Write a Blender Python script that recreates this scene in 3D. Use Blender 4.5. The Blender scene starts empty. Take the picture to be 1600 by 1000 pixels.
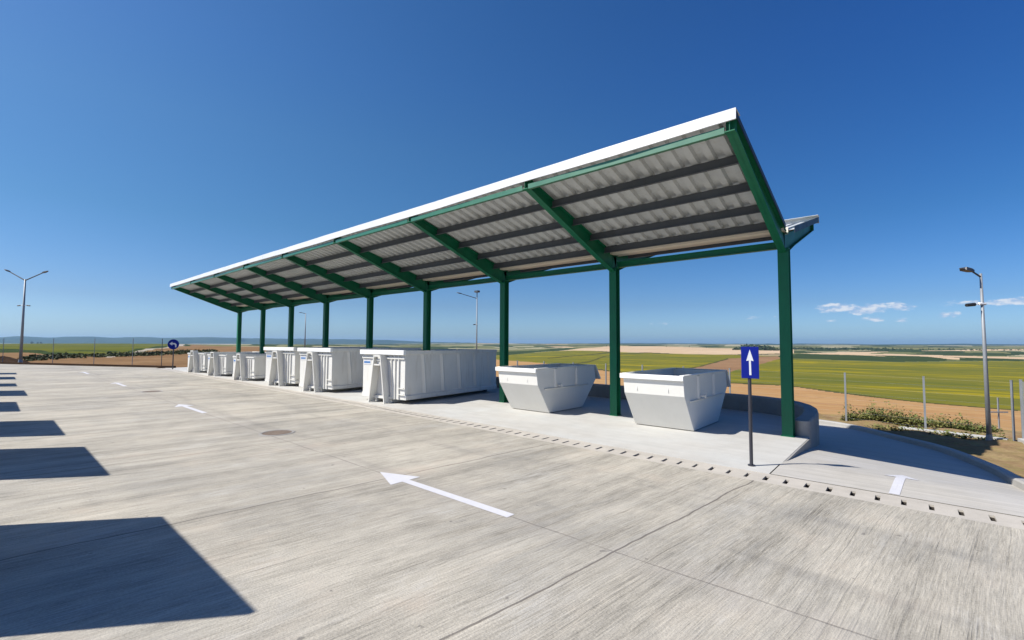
import bpy, bmesh, math, random
import numpy as np
from mathutils import Vector, Matrix
random.seed(7)
rng = np.random.default_rng(7)
sc = bpy.context.scene
col = sc.collection
R_ = math.radians

# ------------------------------------------------------------------ camera
H = 2.2
FPX, PITCH, ROLL, HEAD = 710.6, R_(2.893), R_(0.239), R_(41.031)
r_ = Vector((math.cos(HEAD), math.sin(HEAD), 0)); fh = Vector((-math.sin(HEAD), math.cos(HEAD), 0)); z_ = Vector((0, 0, 1))
f_ = fh * math.cos(PITCH) + z_ * math.sin(PITCH); u_ = -fh * math.sin(PITCH) + z_ * math.cos(PITCH)
r_, u_ = r_ * math.cos(ROLL) + u_ * math.sin(ROLL), u_ * math.cos(ROLL) - r_ * math.sin(ROLL)
cam = bpy.data.cameras.new('camera'); camo = bpy.data.objects.new('camera', cam); col.objects.link(camo)
cam.sensor_width = 36.0; cam.lens = FPX / 1600 * 36; cam.clip_start = 0.05; cam.clip_end = 60000
camo.matrix_world = Matrix(((r_.x, u_.x, -f_.x, 0), (r_.y, u_.y, -f_.y, 0), (r_.z, u_.z, -f_.z, H), (0, 0, 0, 1)))
sc.camera = camo

# ------------------------------------------------------------------ light
SUN_EL = R_(47.0); SUN_AZ = R_(51.0)            # shadows run along (cos az, sin az)
SUN_STRENGTH, SKY_STRENGTH, EXPOSURE = 4.6, 0.062, 0.62
HAZE = 6e-5
sun = bpy.data.lights.new('sun', 'SUN'); sun.energy = SUN_STRENGTH; sun.angle = R_(0.53); sun.color = (1.0, 0.955, 0.88)
suno = bpy.data.objects.new('sun', sun); col.objects.link(suno)
sd = Vector((math.cos(SUN_AZ) * math.cos(SUN_EL), math.sin(SUN_AZ) * math.cos(SUN_EL), -math.sin(SUN_EL)))
suno.rotation_euler = sd.to_track_quat('-Z', 'Y').to_euler(); suno.location = (-30, -30, 40)
sc.view_settings.view_transform = 'Standard'; sc.view_settings.look = 'None'
sc.view_settings.exposure = EXPOSURE; sc.view_settings.gamma = 1; sc.view_settings.use_curve_mapping = False

world = bpy.data.worlds.new('World'); sc.world = world; world.use_nodes = True
wn, wl = world.node_tree.nodes, world.node_tree.links
wn.clear()
wout = wn.new('ShaderNodeOutputWorld'); bg = wn.new('ShaderNodeBackground'); bg.inputs['Strength'].default_value = SKY_STRENGTH
sky = wn.new('ShaderNodeTexSky'); sky.sky_type = 'NISHITA'; sky.sun_disc = False
sky.sun_elevation = SUN_EL; sky.sun_rotation = math.atan2(-sd.x, -sd.y) % (2 * math.pi)
sky.altitude = 300; sky.air_density = 1.0; sky.dust_density = 1.0; sky.ozone_density = 6.0
wl.new(bg.outputs[0], wout.inputs[0])
def wmath(op, a, b=None, c=None, clamp=False):
    n = wn.new('ShaderNodeMath'); n.operation = op; n.use_clamp = clamp
    for i, v in enumerate((a, b, c)):
        if v is None: continue
        if isinstance(v, (int, float)): n.inputs[i].default_value = v
        else: wl.new(v, n.inputs[i])
    return n.outputs[0]
# far cumulus low over the plain: noise on the sky direction inside a few soft banks
geo = wn.new('ShaderNodeTexCoord'); sep = wn.new('ShaderNodeSeparateXYZ'); wl.new(geo.outputs['Generated'], sep.inputs[0])
azd = wmath('MULTIPLY', wmath('ARCTAN2', sep.outputs[0], sep.outputs[1]), 180 / math.pi)
eld = wmath('MULTIPLY', wmath('ARCSINE', sep.outputs[2]), 180 / math.pi)
cmb = wn.new('ShaderNodeCombineXYZ'); wl.new(azd, cmb.inputs[0]); wl.new(wmath('MULTIPLY', eld, 2.1), cmb.inputs[1])
def wnoise(scale, det, off):
    n = wn.new('ShaderNodeTexNoise'); n.inputs['Scale'].default_value = scale; n.inputs['Detail'].default_value = det; n.inputs['Roughness'].default_value = 0.6
    m = wn.new('ShaderNodeVectorMath'); m.operation = 'ADD'; wl.new(cmb.outputs[0], m.inputs[0]); m.inputs[1].default_value = off
    wl.new(m.outputs[0], n.inputs['Vector']); return n.outputs[0]
n1 = wnoise(0.85, 7, (3.1, 1.7, 0)); n2 = wnoise(0.85, 7, (3.25, 1.15, 0))
bank = None
#         az    el   half-az half-el weight
for a0, e0, sa, se, w in ((-5.6, 3.75, 2.3, .75, 1.0), (-3.4, 3.55, 3.4, .80, 1.0), (-1.0, 3.65, 2.4, .62, .95), (-2.7, 2.45, 1.6, .42, .8), (-6.0, 2.4, 1.5, .25, .62), (2.7, 2.75, 1.5, .42, .85), (-.3, 2.35, 1.0, .36, .7),
                          (4.2, 3.75, 3.0, .45, .72), (6.8, 3.7, 2.8, .55, .95), (9.6, 2.5, 2.2, .35, .65), (-23, 2.4, 3.0, .45, .48), (-13, 3.0, 3.0, .4, .45)):
    d = wmath('ADD', wmath('POWER', wmath('DIVIDE', wmath('SUBTRACT', azd, a0), sa), 2.0), wmath('POWER', wmath('DIVIDE', wmath('SUBTRACT', eld, e0), se), 2.0))
    g = wmath('MULTIPLY', wmath('SUBTRACT', 1.0, d, clamp=True), w)
    bank = g if bank is None else wmath('MAXIMUM', bank, g)
dens = wmath('MULTIPLY', wmath('ADD', wmath('MULTIPLY', bank, 1.0), wmath('MULTIPLY', wmath('SUBTRACT', n1, 0.72), 2.0)), wmath('MULTIPLY', bank, 6.0, clamp=True))
cm = wn.new('ShaderNodeMapRange'); cm.interpolation_type = 'SMOOTHSTEP'; wl.new(dens, cm.inputs[0]); cm.inputs[1].default_value = 0.0; cm.inputs[2].default_value = 0.50; cm.inputs[3].default_value = 0; cm.inputs[4].default_value = 0.82
cs = wn.new('ShaderNodeMapRange'); wl.new(wmath('SUBTRACT', n1, n2), cs.inputs[0]); cs.inputs[1].default_value = -0.10; cs.inputs[2].default_value = 0.12
cc = wn.new('ShaderNodeMix'); cc.data_type = 'RGBA'; wl.new(cs.outputs[0], cc.inputs['Factor'])
cc.inputs['A'].default_value = (4.6, 6.0, 8.4, 1); cc.inputs['B'].default_value = (8.6, 9.0, 9.6, 1)
hv = wn.new('ShaderNodeHueSaturation'); hv.inputs['Saturation'].default_value = 1.2; hv.inputs['Value'].default_value = 1.0
wl.new(sky.outputs[0], hv.inputs['Color'])
wm = wn.new('ShaderNodeMix'); wm.data_type = 'RGBA'; wl.new(cm.outputs[0], wm.inputs['Factor']); ramp = wn.new('ShaderNodeValToRGB'); wl.new(wmath('DIVIDE', eld, 60.0, clamp=True), ramp.inputs[0])
for k, (e, c) in enumerate(((0.0, (.48, .67, .97)), (1.6, (.46, .60, .82)), (4.5, (.40, .475, .62)), (13.0, (.325, .450, .555)), (30.0, (.325, .455, .640)))):
    el_ = ramp.color_ramp.elements[k] if k < 2 else ramp.color_ramp.elements.new(e / 60); el_.position = e / 60; el_.color = (*c, 1)
tint = wn.new('ShaderNodeVectorMath'); tint.operation = 'MULTIPLY'; wl.new(hv.outputs[0], tint.inputs[0]); wl.new(ramp.outputs[0], tint.inputs[1])
# the sky is paler towards the sun's side
glow = wn.new('ShaderNodeMapRange'); glow.interpolation_type = 'SMOOTHSTEP'; wl.new(sep.outputs[0], glow.inputs[0])
for i, v_ in enumerate((-1.0, 0.2, 1.0, 0.0)): glow.inputs[i + 1].default_value = v_
gm = wn.new('ShaderNodeMix'); gm.data_type = 'RGBA'; wl.new(wmath('MULTIPLY', glow.outputs[0], wmath('MULTIPLY', sep.outputs[2], 2.6, clamp=True)), gm.inputs['Factor']); gm.inputs['A'].default_value = (2, 2, 2, 1); gm.inputs['B'].default_value = (3.7, 2.75, 2.0, 1)
gt = wn.new('ShaderNodeVectorMath'); gt.operation = 'MULTIPLY'; wl.new(tint.outputs[0], gt.inputs[0]); wl.new(gm.outputs['Result'], gt.inputs[1])
wl.new(gt.outputs[0], wm.inputs['A']); wl.new(cc.outputs['Result'], wm.inputs['B'])
wl.new(wm.outputs['Result'], bg.inputs['Color'])

# ------------------------------------------------------------------ helpers
class MB:
    def __init__(s): s.v = []; s.f = []
    def add(s, vs, fs):
        b = len(s.v); s.v += [tuple(map(float, p)) for p in vs]; s.f += [tuple(i + b for i in f) for f in fs]; return s
    def box(s, x0, x1, y0, y1, z0, z1):
        return s.add([(x0, y0, z0), (x1, y0, z0), (x1, y1, z0), (x0, y1, z0), (x0, y0, z1), (x1, y0, z1), (x1, y1, z1), (x0, y1, z1)],
                     [(3, 2, 1, 0), (4, 5, 6, 7), (0, 1, 5, 4), (1, 2, 6, 5), (2, 3, 7, 6), (3, 0, 4, 7)])
    def hexa(s, p):     # 8 points ordered like box
        return s.add(p, [(3, 2, 1, 0), (4, 5, 6, 7), (0, 1, 5, 4), (1, 2, 6, 5), (2, 3, 7, 6), (3, 0, 4, 7)])
    def prism(s, poly, axis, a, b):   # poly in the two other axes, extruded along axis from a to b
        n = len(poly)
        def P(q, t): return (t, q[0], q[1]) if axis == 'x' else (q[0], t, q[1]) if axis == 'y' else (q[0], q[1], t)
        vs = [P(q, a) for q in poly] + [P(q, b) for q in poly]
        fs = [tuple(range(n - 1, -1, -1)), tuple(range(n, 2 * n))] + [(i, (i + 1) % n, n + (i + 1) % n, n + i) for i in range(n)]
        return s.add(vs, fs)
    def tube(s, p0, p1, r0, r1=None, n=10):
        r1 = r0 if r1 is None else r1
        p0, p1 = Vector(p0), Vector(p1); d = (p1 - p0).normalized()
        a = d.orthogonal().normalized(); b = d.cross(a)
        vs = [p0 + (a * math.cos(t) + b * math.sin(t)) * r0 for t in (2 * math.pi * i / n for i in range(n))] + [p1 + (a * math.cos(t) + b * math.sin(t)) * r1 for t in (2 * math.pi * i / n for i in range(n))]
        return s.add(vs, [tuple(range(n - 1, -1, -1)), tuple(range(n, 2 * n))] + [(i, (i + 1) % n, n + (i + 1) % n, n + i) for i in range(n)])
    def sweep(s, pts, prof):          # prof: list of (offset to the right, dz) along an XY polyline with z
        n = len(prof); base = len(s.v); P = [Vector(p) for p in pts]
        for i, p in enumerate(P):
            t = (P[min(i + 1, len(P) - 1)] - P[max(i - 1, 0)]); t.z = 0; t.normalize(); rt = Vector((t.y, -t.x, 0))
            for o, dz in prof: s.v.append(tuple(p + rt * o + Vector((0, 0, dz))))
        for i in range(len(P) - 1):
            for k in range(n): s.f.append((base + i * n + k, base + i * n + (k + 1) % n, base + (i + 1) * n + (k + 1) % n, base + (i + 1) * n + k))
        s.f.append(tuple(base + k for k in range(n))[::-1]); s.f.append(tuple(base + (len(P) - 1) * n + k for k in range(n)))
        return s
    def build(s, name, mat, parent=None, smooth=False, bevel=0, origin=None):
        me = bpy.data.meshes.new(name); v = s.v
        if origin is not None: v = [(p[0] - origin[0], p[1] - origin[1], p[2] - origin[2]) for p in v]
        me.from_pydata(v, [], s.f); me.update()
        bm = bmesh.new(); bm.from_mesh(me); bmesh.ops.recalc_face_normals(bm, faces=bm.faces); bm.to_mesh(me); bm.free()
        if smooth:
            for p in me.polygons: p.use_smooth = True
        me.materials.append(getattr(mat, 'm', mat))
        o = bpy.data.objects.new(name, me); col.objects.link(o)
        if parent is not None: o.parent = parent
        elif origin is not None: o.location = origin
        if bevel:
            m = o.modifiers.new('bevel', 'BEVEL'); m.width = bevel; m.segments = 2; m.limit_method = 'ANGLE'; m.angle_limit = R_(40)
        return o
def tag(o, label=None, cat=None, group=None, kind=None):
    if label: o['label'] = label
    if cat: o['category'] = cat
    if group: o['group'] = group
    if kind: o['kind'] = kind
    return o
def thing(name, label, cat, loc=(0, 0, 0), rz=0, group=None):
    o = bpy.data.objects.new(name, None); col.objects.link(o); o.location = loc; o.rotation_euler = (0, 0, rz); o.empty_display_size = 0.3
    return tag(o, label, cat, group)
def kids(o): return [c for c in bpy.data.objects if c.parent == o]
def dup(o, loc, rz, label, parent=None):
    c = o.copy(); col.objects.link(c)
    if parent is None: c.location = loc; c.rotation_euler = (0, 0, rz); c['label'] = label
    else: c.parent = parent
    for k in kids(o): dup(k, None, None, None, c)
    return c
def sstep(a, b, x):
    t = np.clip((np.asarray(x, float) - a) / (b - a), 0, 1); return t * t * (3 - 2 * t)

# ------------------------------------------------------------------ materials
class Mat:
    def __init__(s, name, rough=0.6, spec=0.5, metal=0.0):
        s.m = bpy.data.materials.new(name); s.m.use_nodes = True; s.n = s.m.node_tree.nodes; s.l = s.m.node_tree.links
        s.b = s.n['Principled BSDF']; s.b.inputs['Roughness'].default_value = rough; s.b.inputs['Specular IOR Level'].default_value = spec; s.b.inputs['Metallic'].default_value = metal
        s.pos = None
    def P(s, sx=1, sy=1, sz=1, obj=False):
        if s.pos is None:
            if obj: t = s.n.new('ShaderNodeTexCoord'); s.pos = t.outputs['Object']
            else: t = s.n.new('ShaderNodeNewGeometry'); s.pos = t.outputs['Position']
        m = s.n.new('ShaderNodeVectorMath'); m.operation = 'MULTIPLY'; s.l.new(s.pos, m.inputs[0]); m.inputs[1].default_value = (sx, sy, sz); return m.outputs[0]
    def noise(s, vec, scale=1, det=4, rough=0.55, dist=0):
        t = s.n.new('ShaderNodeTexNoise'); s.l.new(vec, t.inputs['Vector']); t.inputs['Scale'].default_value = scale; t.inputs['Detail'].default_value = det; t.inputs['Roughness'].default_value = rough; t.inputs['Distortion'].default_value = dist
        return t.outputs[0]
    def math(s, op, a, b=None, c=None, clamp=False):
        n = s.n.new('ShaderNodeMath'); n.operation = op; n.use_clamp = clamp
        for i, v in enumerate((a, b, c)):
            if v is None: continue
            if isinstance(v, (int, float)): n.inputs[i].default_value = v
            else: s.l.new(v, n.inputs[i])
        return n.outputs[0]
    def rng(s, v, a, b, c=0.0, d=1.0, smooth=False):
        n = s.n.new('ShaderNodeMapRange'); s.l.new(v, n.inputs[0])
        if smooth: n.interpolation_type = 'SMOOTHSTEP'
        for i, x in enumerate((a, b, c, d)): n.inputs[i + 1].default_value = x
        return n.outputs[0]
    def mix(s, fac, A, B, mode='MIX'):
        n = s.n.new('ShaderNodeMix'); n.data_type = 'RGBA'; n.blend_type = mode
        for k, v in (('Factor', fac), ('A', A), ('B', B)):
            if isinstance(v, (int, float)): n.inputs[k].default_value = v
            elif isinstance(v, tuple): n.inputs[k].default_value = (*v, 1) if len(v) == 3 else v
            else: s.l.new(v, n.inputs[k])
        return n.outputs['Result']
    def scale(s, colr, val):
        n = s.n.new('ShaderNodeVectorMath'); n.operation = 'SCALE'
        if isinstance(colr, tuple): n.inputs[0].default_value = colr
        else: s.l.new(colr, n.inputs[0])
        if isinstance(val, (int, float)): n.inputs['Scale'].default_value = val
        else: s.l.new(val, n.inputs['Scale'])
        return n.outputs[0]
    def col(s, c):
        if isinstance(c, tuple): s.b.inputs['Base Color'].default_value = (*c, 1)
        else: s.l.new(c, s.b.inputs['Base Color'])
        return s
    def bump(s, h, strength=0.3, dist=0.01):
        n = s.n.new('ShaderNodeBump'); n.inputs['Strength'].default_value = strength; n.inputs['Distance'].default_value = dist
        s.l.new(h, n.inputs['Height']); s.l.new(n.outputs[0], s.b.inputs['Normal']); return s
    def sepxyz(s):
        n = s.n.new('ShaderNodeSeparateXYZ'); s.l.new(s.P(), n.inputs[0]); return n.outputs

def painted(name, c, rough=0.45, var=0.10, scale=1.5, spec=0.5, grime=None, metal=0.0, obj=True):
    m = Mat(name, rough, spec, metal)
    a = m.noise(m.P(obj=obj), scale, 5, 0.6); b = m.noise(m.P(9, 9, 1.2, obj=obj), scale, 4, 0.6)
    v = m.math('ADD', m.rng(a, .3, .7, 1 - var, 1 + var * .6), m.rng(b, .35, .7, -var * .3, var * .3))
    base = m.scale(c, v)
    if grime: base = m.mix(m.rng(b, .52, .76, 0, .55), base, grime)
    m.col(base)
    m.l.new(m.rng(a, .3, .7, rough - .07, rough + .1), m.b.inputs['Roughness'])
    return m
M = {}
M['green'] = painted('green_steel_paint', (.005, .128, .060), .46, .14, spec=.32)
M['greenlit'] = painted('green_gloss_paint', (.005, .128, .060), .42, .10)
M['greenlit'].b.inputs['Coat Weight'].default_value = .8; M['greenlit'].b.inputs['Coat Roughness'].default_value = .38
M['container'] = painted('white_container_paint', (.70, .69, .645), .45, .06, .8, grime=(.46, .43, .36))
M['skip'] = painted('pale_grey_skip_paint', (.73, .715, .665), .45, .06, .8, grime=(.66, .64, .59))
M['rail'] = painted('white_rail_paint', (.80, .80, .78), .4, .04)
M['purlin'] = painted('dark_grey_purlin_paint', (.075, .08, .09), .55, .12)
M['sheet'] = painted('galvanised_roof_sheet', (.50, .52, .52), .5, .10, 1.2, grime=(.36, .35, .31))
M['fascia'] = painted('white_sheet_metal', (.68, .68, .69), .34, .04, 1.0, spec=.6)
M['gutter'] = painted('cream_gutter_metal', (.72, .66, .56), .45, .06)
M['galv'] = painted('galvanised_steel', (.25, .265, .28), .5, .12, 2.0, metal=.15)
M['galvdark'] = painted('weathered_dark_steel', (.06, .065, .075), .5, .15)
M['pole'] = painted('dark_pole_paint', (.035, .035, .045), .45, .2)
M['blue'] = painted('blue_sign_face', (.002, .011, .19), .6, .08, spec=.15)
M['white'] = painted('white_sign_face', (.58, .59, .62), .45, .06)
M['camera'] = painted('white_plastic', (.8, .8, .8), .4, .03)
M['black'] = painted('black_plastic', (.02, .02, .022), .5, .1)
M['stickerblue'] = painted('blue_print', (.03, .16, .42), .4, .1)
M['rust'] = painted('rusty_cast_iron', (.17, .13, .10), .85, .35, 9)

# broom-finished yard concrete
def yard_concrete():
    m = Mat('broomed_concrete', .82, .25)
    wob = m.noise(m.P(.25, .25, .25), 1, 2)
    X, Y, Z = m.sepxyz()
    Xs = m.math('SUBTRACT', X, m.math('MULTIPLY', m.math('SUBTRACT', Y, 5.0), .12))
    Xw = m.math('ADD', Xs, m.math('MULTIPLY', m.math('SUBTRACT', wob, .5), .25))
    cv = m.n.new('ShaderNodeCombineXYZ'); m.l.new(Xw, cv.inputs[0]); m.l.new(Y, cv.inputs[1]); m.l.new(Z, cv.inputs[2])
    def st(sx, sy, det=4, rough=.6):
        q = m.n.new('ShaderNodeVectorMath'); q.operation = 'MULTIPLY'; m.l.new(cv.outputs[0], q.inputs[0]); q.inputs[1].default_value = (sx, sy, 1); return m.noise(q.outputs[0], 1, det, rough)
    fine = st(52, 2.4, 4, .7); fine2 = st(105, 5.5, 3, .6); line = st(30, .34, 2, .5); mid = st(9, .34, 6, .7); wide = st(2.0, .11, 4, .6)
    blot = m.noise(m.P(.32, .32, .32), 1, 5, .62); blot2 = m.noise(m.P(1.3, .9, 1), 1, 6, .65); grit = m.noise(m.P(48, 48, 48), 1, 3, .6)
    pit = m.noise(m.P(5, 4.5, 7), 1, 3, .5)
    v = m.math('ADD', m.math('ADD', m.rng(fine, .30, .70, -.25, .22), m.rng(fine2, .3, .7, -.13, .12)), m.rng(mid, .3, .72, -.15, .14))
    v = m.math('ADD', v, m.rng(wide, .3, .7, -.22, .21)); v = m.math('ADD', v, m.rng(blot, .3, .7, -.15, .14)); v = m.math('ADD', v, m.rng(blot2, .3, .7, -.15, .14)); v = m.math('ADD', v, m.rng(grit, .3, .7, -.14, .13))
    groove = m.math('MULTIPLY', m.rng(line, .61, .65, 0, 1, True), m.rng(mid, .60, .46, 0, 1))
    v = m.math('SUBTRACT', v, m.math('MULTIPLY', groove, .14))
    base = m.scale((.376, .346, .288), m.math('ADD', 1.0, v))
    base = m.mix(m.math('MULTIPLY', m.rng(blot2, .52, .74, 0, .6), m.rng(blot, .42, .62)), base, (.37, .30, .235))
    base = m.mix(m.math('MULTIPLY', m.rng(m.noise(m.P(.9, .55, 1), 1, 6, .7), .54, .68, 0, .6), m.rng(fine, .42, .6)), base, (.47, .455, .42))
    base = m.mix(m.math('MULTIPLY', m.rng(blot, .58, .4, 0, .35), m.rng(mid, .4, .6)), base, (.25, .25, .24))
    base = m.mix(m.rng(pit, .72, .74, 0, .6), base, (.13, .12, .11))
    tyx = m.math('ABSOLUTE', m.math('SUBTRACT', m.math('ABSOLUTE', m.math('SUBTRACT', m.math('ADD', Y, m.math('MULTIPLY', m.math('SUBTRACT', m.noise(m.P(.12, .1, 1), 1, 2), .5), 2.2)), 5.9)), .92))
    ty = m.math('MULTIPLY', m.rng(tyx, .05, .22, .22, 0, True), m.rng(m.noise(m.P(.5, 3, 1), 1, 4), .42, .62))
    base = m.mix(ty, base, (.13, .125, .12))
    # saw-cut and crooked joints: real grooves in the slab's own colour
    jw = m.math('MULTIPLY', m.math('SUBTRACT', m.noise(m.P(.9, .9, .9), 1, 3), .5), .16)
    jx = m.math('ABSOLUTE', m.math('SUBTRACT', m.math('FLOORED_MODULO', m.math('ADD', m.math('ADD', Xs, jw), 2.336 + 2.01), 4.02), 2.01))
    jy = m.math('ABSOLUTE', m.math('SUBTRACT', m.math('ADD', Y, m.math('MULTIPLY', jw, .35)), 4.44))
    lx = m.rng(jx, .007, .016, .75, 0); ly = m.math('MULTIPLY', m.rng(jy, .006, .016, .5, 0), m.rng(blot2, .35, .55, .25, 1))
    halo = m.math('MULTIPLY', m.rng(jy, .0, .42, .35, 0), m.rng(blot2, .38, .6))
    base = m.mix(halo, base, (.31, .285, .26))
    base = m.mix(m.math('MAXIMUM', lx, ly), base, (.10, .085, .075))
    m.col(base)
    h = m.math('ADD', m.math('MULTIPLY', fine, .8), m.math('ADD', m.math('MULTIPLY', mid, .5), m.math('MULTIPLY', grit, .5)))
    h = m.math('SUBTRACT', h, m.math('MULTIPLY', groove, .25))
    h = m.math('SUBTRACT', h, m.math('MULTIPLY', m.math('MAXIMUM', lx, ly), .6))
    m.bump(h, .75, .014); return m
M['yard'] = yard_concrete()
def slab_concrete(name, c, c2, streak=False, contrast=1.0):
    m = Mat(name, .75, .3)
    a = m.noise(m.P(.5, .6, .5), 1, 5, .6); b = m.noise(m.P(2.5, 1.7, 2), 1, 6, .65); g = m.noise(m.P(60, 60, 60), 1, 2)
    s_ = m.noise(m.P(.55, 13, 1) if streak else m.P(1.2, 5, 5), 1, 5, .62)
    v = m.math('ADD', m.rng(a, .3, .7, -.08 * contrast, .08 * contrast), m.rng(b, .3, .7, -.05 * contrast, .05 * contrast)); v = m.math('ADD', v, m.rng(g, .3, .7, -.04, .04))
    v = m.math('ADD', v, m.rng(s_, .3, .7, -.14 if streak else -.05, .12 if streak else .05))
    base = m.mix(m.rng(a, .4, .66), m.scale(c, m.math('ADD', 1, v)), m.scale(c2, m.math('ADD', 1, v)))
    m.col(base); m.bump(m.math('ADD', m.math('MULTIPLY', s_, .6), m.math('MULTIPLY', g, .4)), .3, .006); return m
M['slab'] = slab_concrete('smooth_slab_concrete', (.46, .445, .41), (.435, .435, .415))
M['drain'] = slab_concrete('channel_concrete', (.44, .405, .35), (.40, .37, .325), contrast=1.6)
M['road'] = slab_concrete('ramp_concrete', (.425, .40, .355), (.39, .375, .35), True)
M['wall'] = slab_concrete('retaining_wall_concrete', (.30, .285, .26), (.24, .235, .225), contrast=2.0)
M['kerb'] = slab_concrete('kerb_concrete', (.36, .345, .32), (.33, .32, .30), contrast=1.5)
M['slot'] = painted('dark_channel_bottom', (.05, .042, .035), .9, .2)
def paint_marking():
    m = Mat('road_paint', .6, .3)
    w = m.noise(m.P(40, 2, 1), 1, 4); g = m.noise(m.P(6, 6, 6), 1, 5, .7)
    base = m.scale((.57, .565, .59), m.rng(g, .3, .7, .90, 1.04))
    base = m.mix(m.math('MULTIPLY', m.rng(w, .52, .68, 0, .6), m.rng(g, .38, .6)), base, (.45, .43, .41)); m.col(base); return m
M['marking'] = paint_marking()
def soil(name, c, c2, c3, sc_=(.3, .3, .3), dark=None, streak=None, k=1.0):
    m = Mat(name, 1.0, 0.0)
    a = m.noise(m.P(*sc_), 1, 8, .68); b = m.noise(m.P(sc_[0] * 7, sc_[1] * 7, sc_[2] * 7), 1, 5, .7)
    base = m.mix(m.rng(a, .38, .62), c, c2); base = m.mix(m.rng(b, .48, .74, 0, .7 * k), base, c3)
    if streak:
        s_ = m.noise(m.P(*streak), 1, 6, .66); base = m.mix(m.rng(s_, .5, .72, 0, .75), base, dark or c3)
    m.col(base); return m

M['harvested'] = soil('harvested_ground', (.35, .21, .095), (.41, .255, .12), (.28, .165, .075), (.09, .05, .1), streak=(.02, .35, .1), dark=(.30, .14, .06))
M['brownleft'] = soil('brown_stubble_ground', (.175, .105, .056), (.225, .14, .075), (.12, .072, .04), (.06, .10, .1), streak=(.05, .012, .1), dark=(.28, .185, .105))
M['ploughed'] = soil('ploughed_ground', (.23, .135, .075), (.27, .165, .09), (.17, .10, .06), (.03, .02, .05), streak=(.012, .12, .1))
def crop():
    m = Mat('sunflower_crop', 1.0, 0.0)
    a = m.noise(m.P(.018, .03, .02), 1, 6, .65); rows = m.noise(m.P(.02, .55, .1), 1, 4, .6); big = m.noise(m.P(.006, .013, .01), 1, 5, .6); st = m.noise(m.P(.02, .045, .1), 1, 8, .7, .8); fine = m.noise(m.P(.5, .9, .5), 1, 4, .7)
    base = m.mix(m.rng(a, .36, .64), (.108, .118, .027), (.165, .152, .030)); base = m.mix(m.rng(rows, .45, .70, 0, .28), base, (.060, .080, .018))
    base = m.mix(m.math('MULTIPLY', m.rng(st, .46, .64), m.rng(big, .45, .60, .08, .85)), base, (.40, .30, .010))
    base = m.mix(m.rng(fine, .5, .75, 0, .4), base, (.055, .070, .018)); m.col(base); return m
M['sunflower'] = crop()
M['tan'] = soil('ripe_wheat_field', (.47, .34, .21), (.52, .39, .26), (.40, .28, .17), (.006, .003, .01), streak=(.0012, .01, .01))
M['hedge'] = soil('hedge_green', (.035, .055, .025), (.05, .07, .03), (.02, .035, .018), (.05, .05, .05))
M['track'] = soil('field_margin', (.06, .065, .024), (.085, .075, .035), (.04, .04, .02), (.1, .1, .1))
M['lightfar'] = soil('pale_far_field', (.26, .24, .14), (.33, .30, .20), (.22, .2, .13), (.004, .004, .004))
M['pasture'] = soil('far_pasture', (.11, .125, .05), (.16, .16, .07), (.08, .09, .04), (.0016, .0016, .01), streak=(.0005, .004, .01), dark=(.28, .24, .14))
M['greenleft'] = soil('green_crop', (.075, .092, .022), (.125, .125, .028), (.05, .065, .02), (.018, .012, .02), streak=(.03, .004, .1), dark=(.20, .19, .03))
M['path'] = soil('gravel_track', (.33, .29, .24), (.38, .33, .27), (.28, .24, .19), (.3, .3, .3))
M['hills'] = soil('wooded_hills', (.03, .055, .04), (.05, .075, .045), (.022, .04, .03), (.0015, .0015, .004))
M['verge'] = soil('dry_verge_soil', (.22, .14, .078), (.27, .20, .105), (.13, .088, .046), (1.2, 1.2, 1.2), streak=(2.5, 5, 1), dark=(.20, .19, .06))
M['darksoil'] = soil('dark_soil', (.045, .03, .022), (.07, .045, .03), (.03, .02, .016), (.8, .8, .8))
def leafmat(name, c, c2):
    m = Mat(name, .7, .2); a = m.noise(m.P(2.5, 2.5, 2.5), 1, 4); m.col(m.mix(m.rng(a, .35, .65), c, c2)); return m
M['weed'] = leafmat('weed_leaf', (.085, .115, .03), (.19, .175, .055))
M['scrub'] = leafmat('scrub_leaf', (.035, .05, .016), (.075, .085, .028))
M['tree'] = leafmat('tree_leaf', (.03, .05, .02), (.05, .075, .03))
M['bark'] = painted('bark', (.09, .065, .045), .9, .2)

# ------------------------------------------------------------------ ground: yard, slab, ramp road, verge
def dl(x): return 8.5 + .022 * max(0.0, -2.5 - x)          # centre line of the drain
xs = [4.0, -2.5] + [-2.5 - 3.7 * k for k in range(1, 13)]   # to x = -46.9
xe = xs[-1]
HW = .30
front = [(x, dl(x) - HW) for x in xs]
yard_poly = front + [(-47.6, 9.45), (-48.6, 9.0), (-65.2, .9), (-110, -21), (-110, -60), (24, -60), (24, front[0][1])]
tag(MB().prism(yard_poly[::-1], 'z', -2.2, 0).build('yard', M['yard']), kind='structure')
wallc = [(-46.9, 16.75), (-30, 16.75), (-15, 16.75), (-6.5, 16.75), (-5.2, 16.74), (-4.3, 16.68), (-3.6, 16.52), (-3.05, 16.28), (-2.62, 15.95), (-2.3, 15.52), (-2.1, 15.0), (-2.0, 14.4), (-1.97, 13.7), (-1.985, 12.95)]
plat = [(x, dl(x) + HW) for x in xs if x < -1.85]
plat = [(-1.83, dl(-1.83) + HW)] + plat + wallc[:-4] + [(-1.95, 15.0), (-1.86, 14.4), (-1.83, 13.7)]
tag(MB().prism(plat, 'z', -2.2, 0.0).build('canopy_slab', M['slab']), kind='structure')

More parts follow.
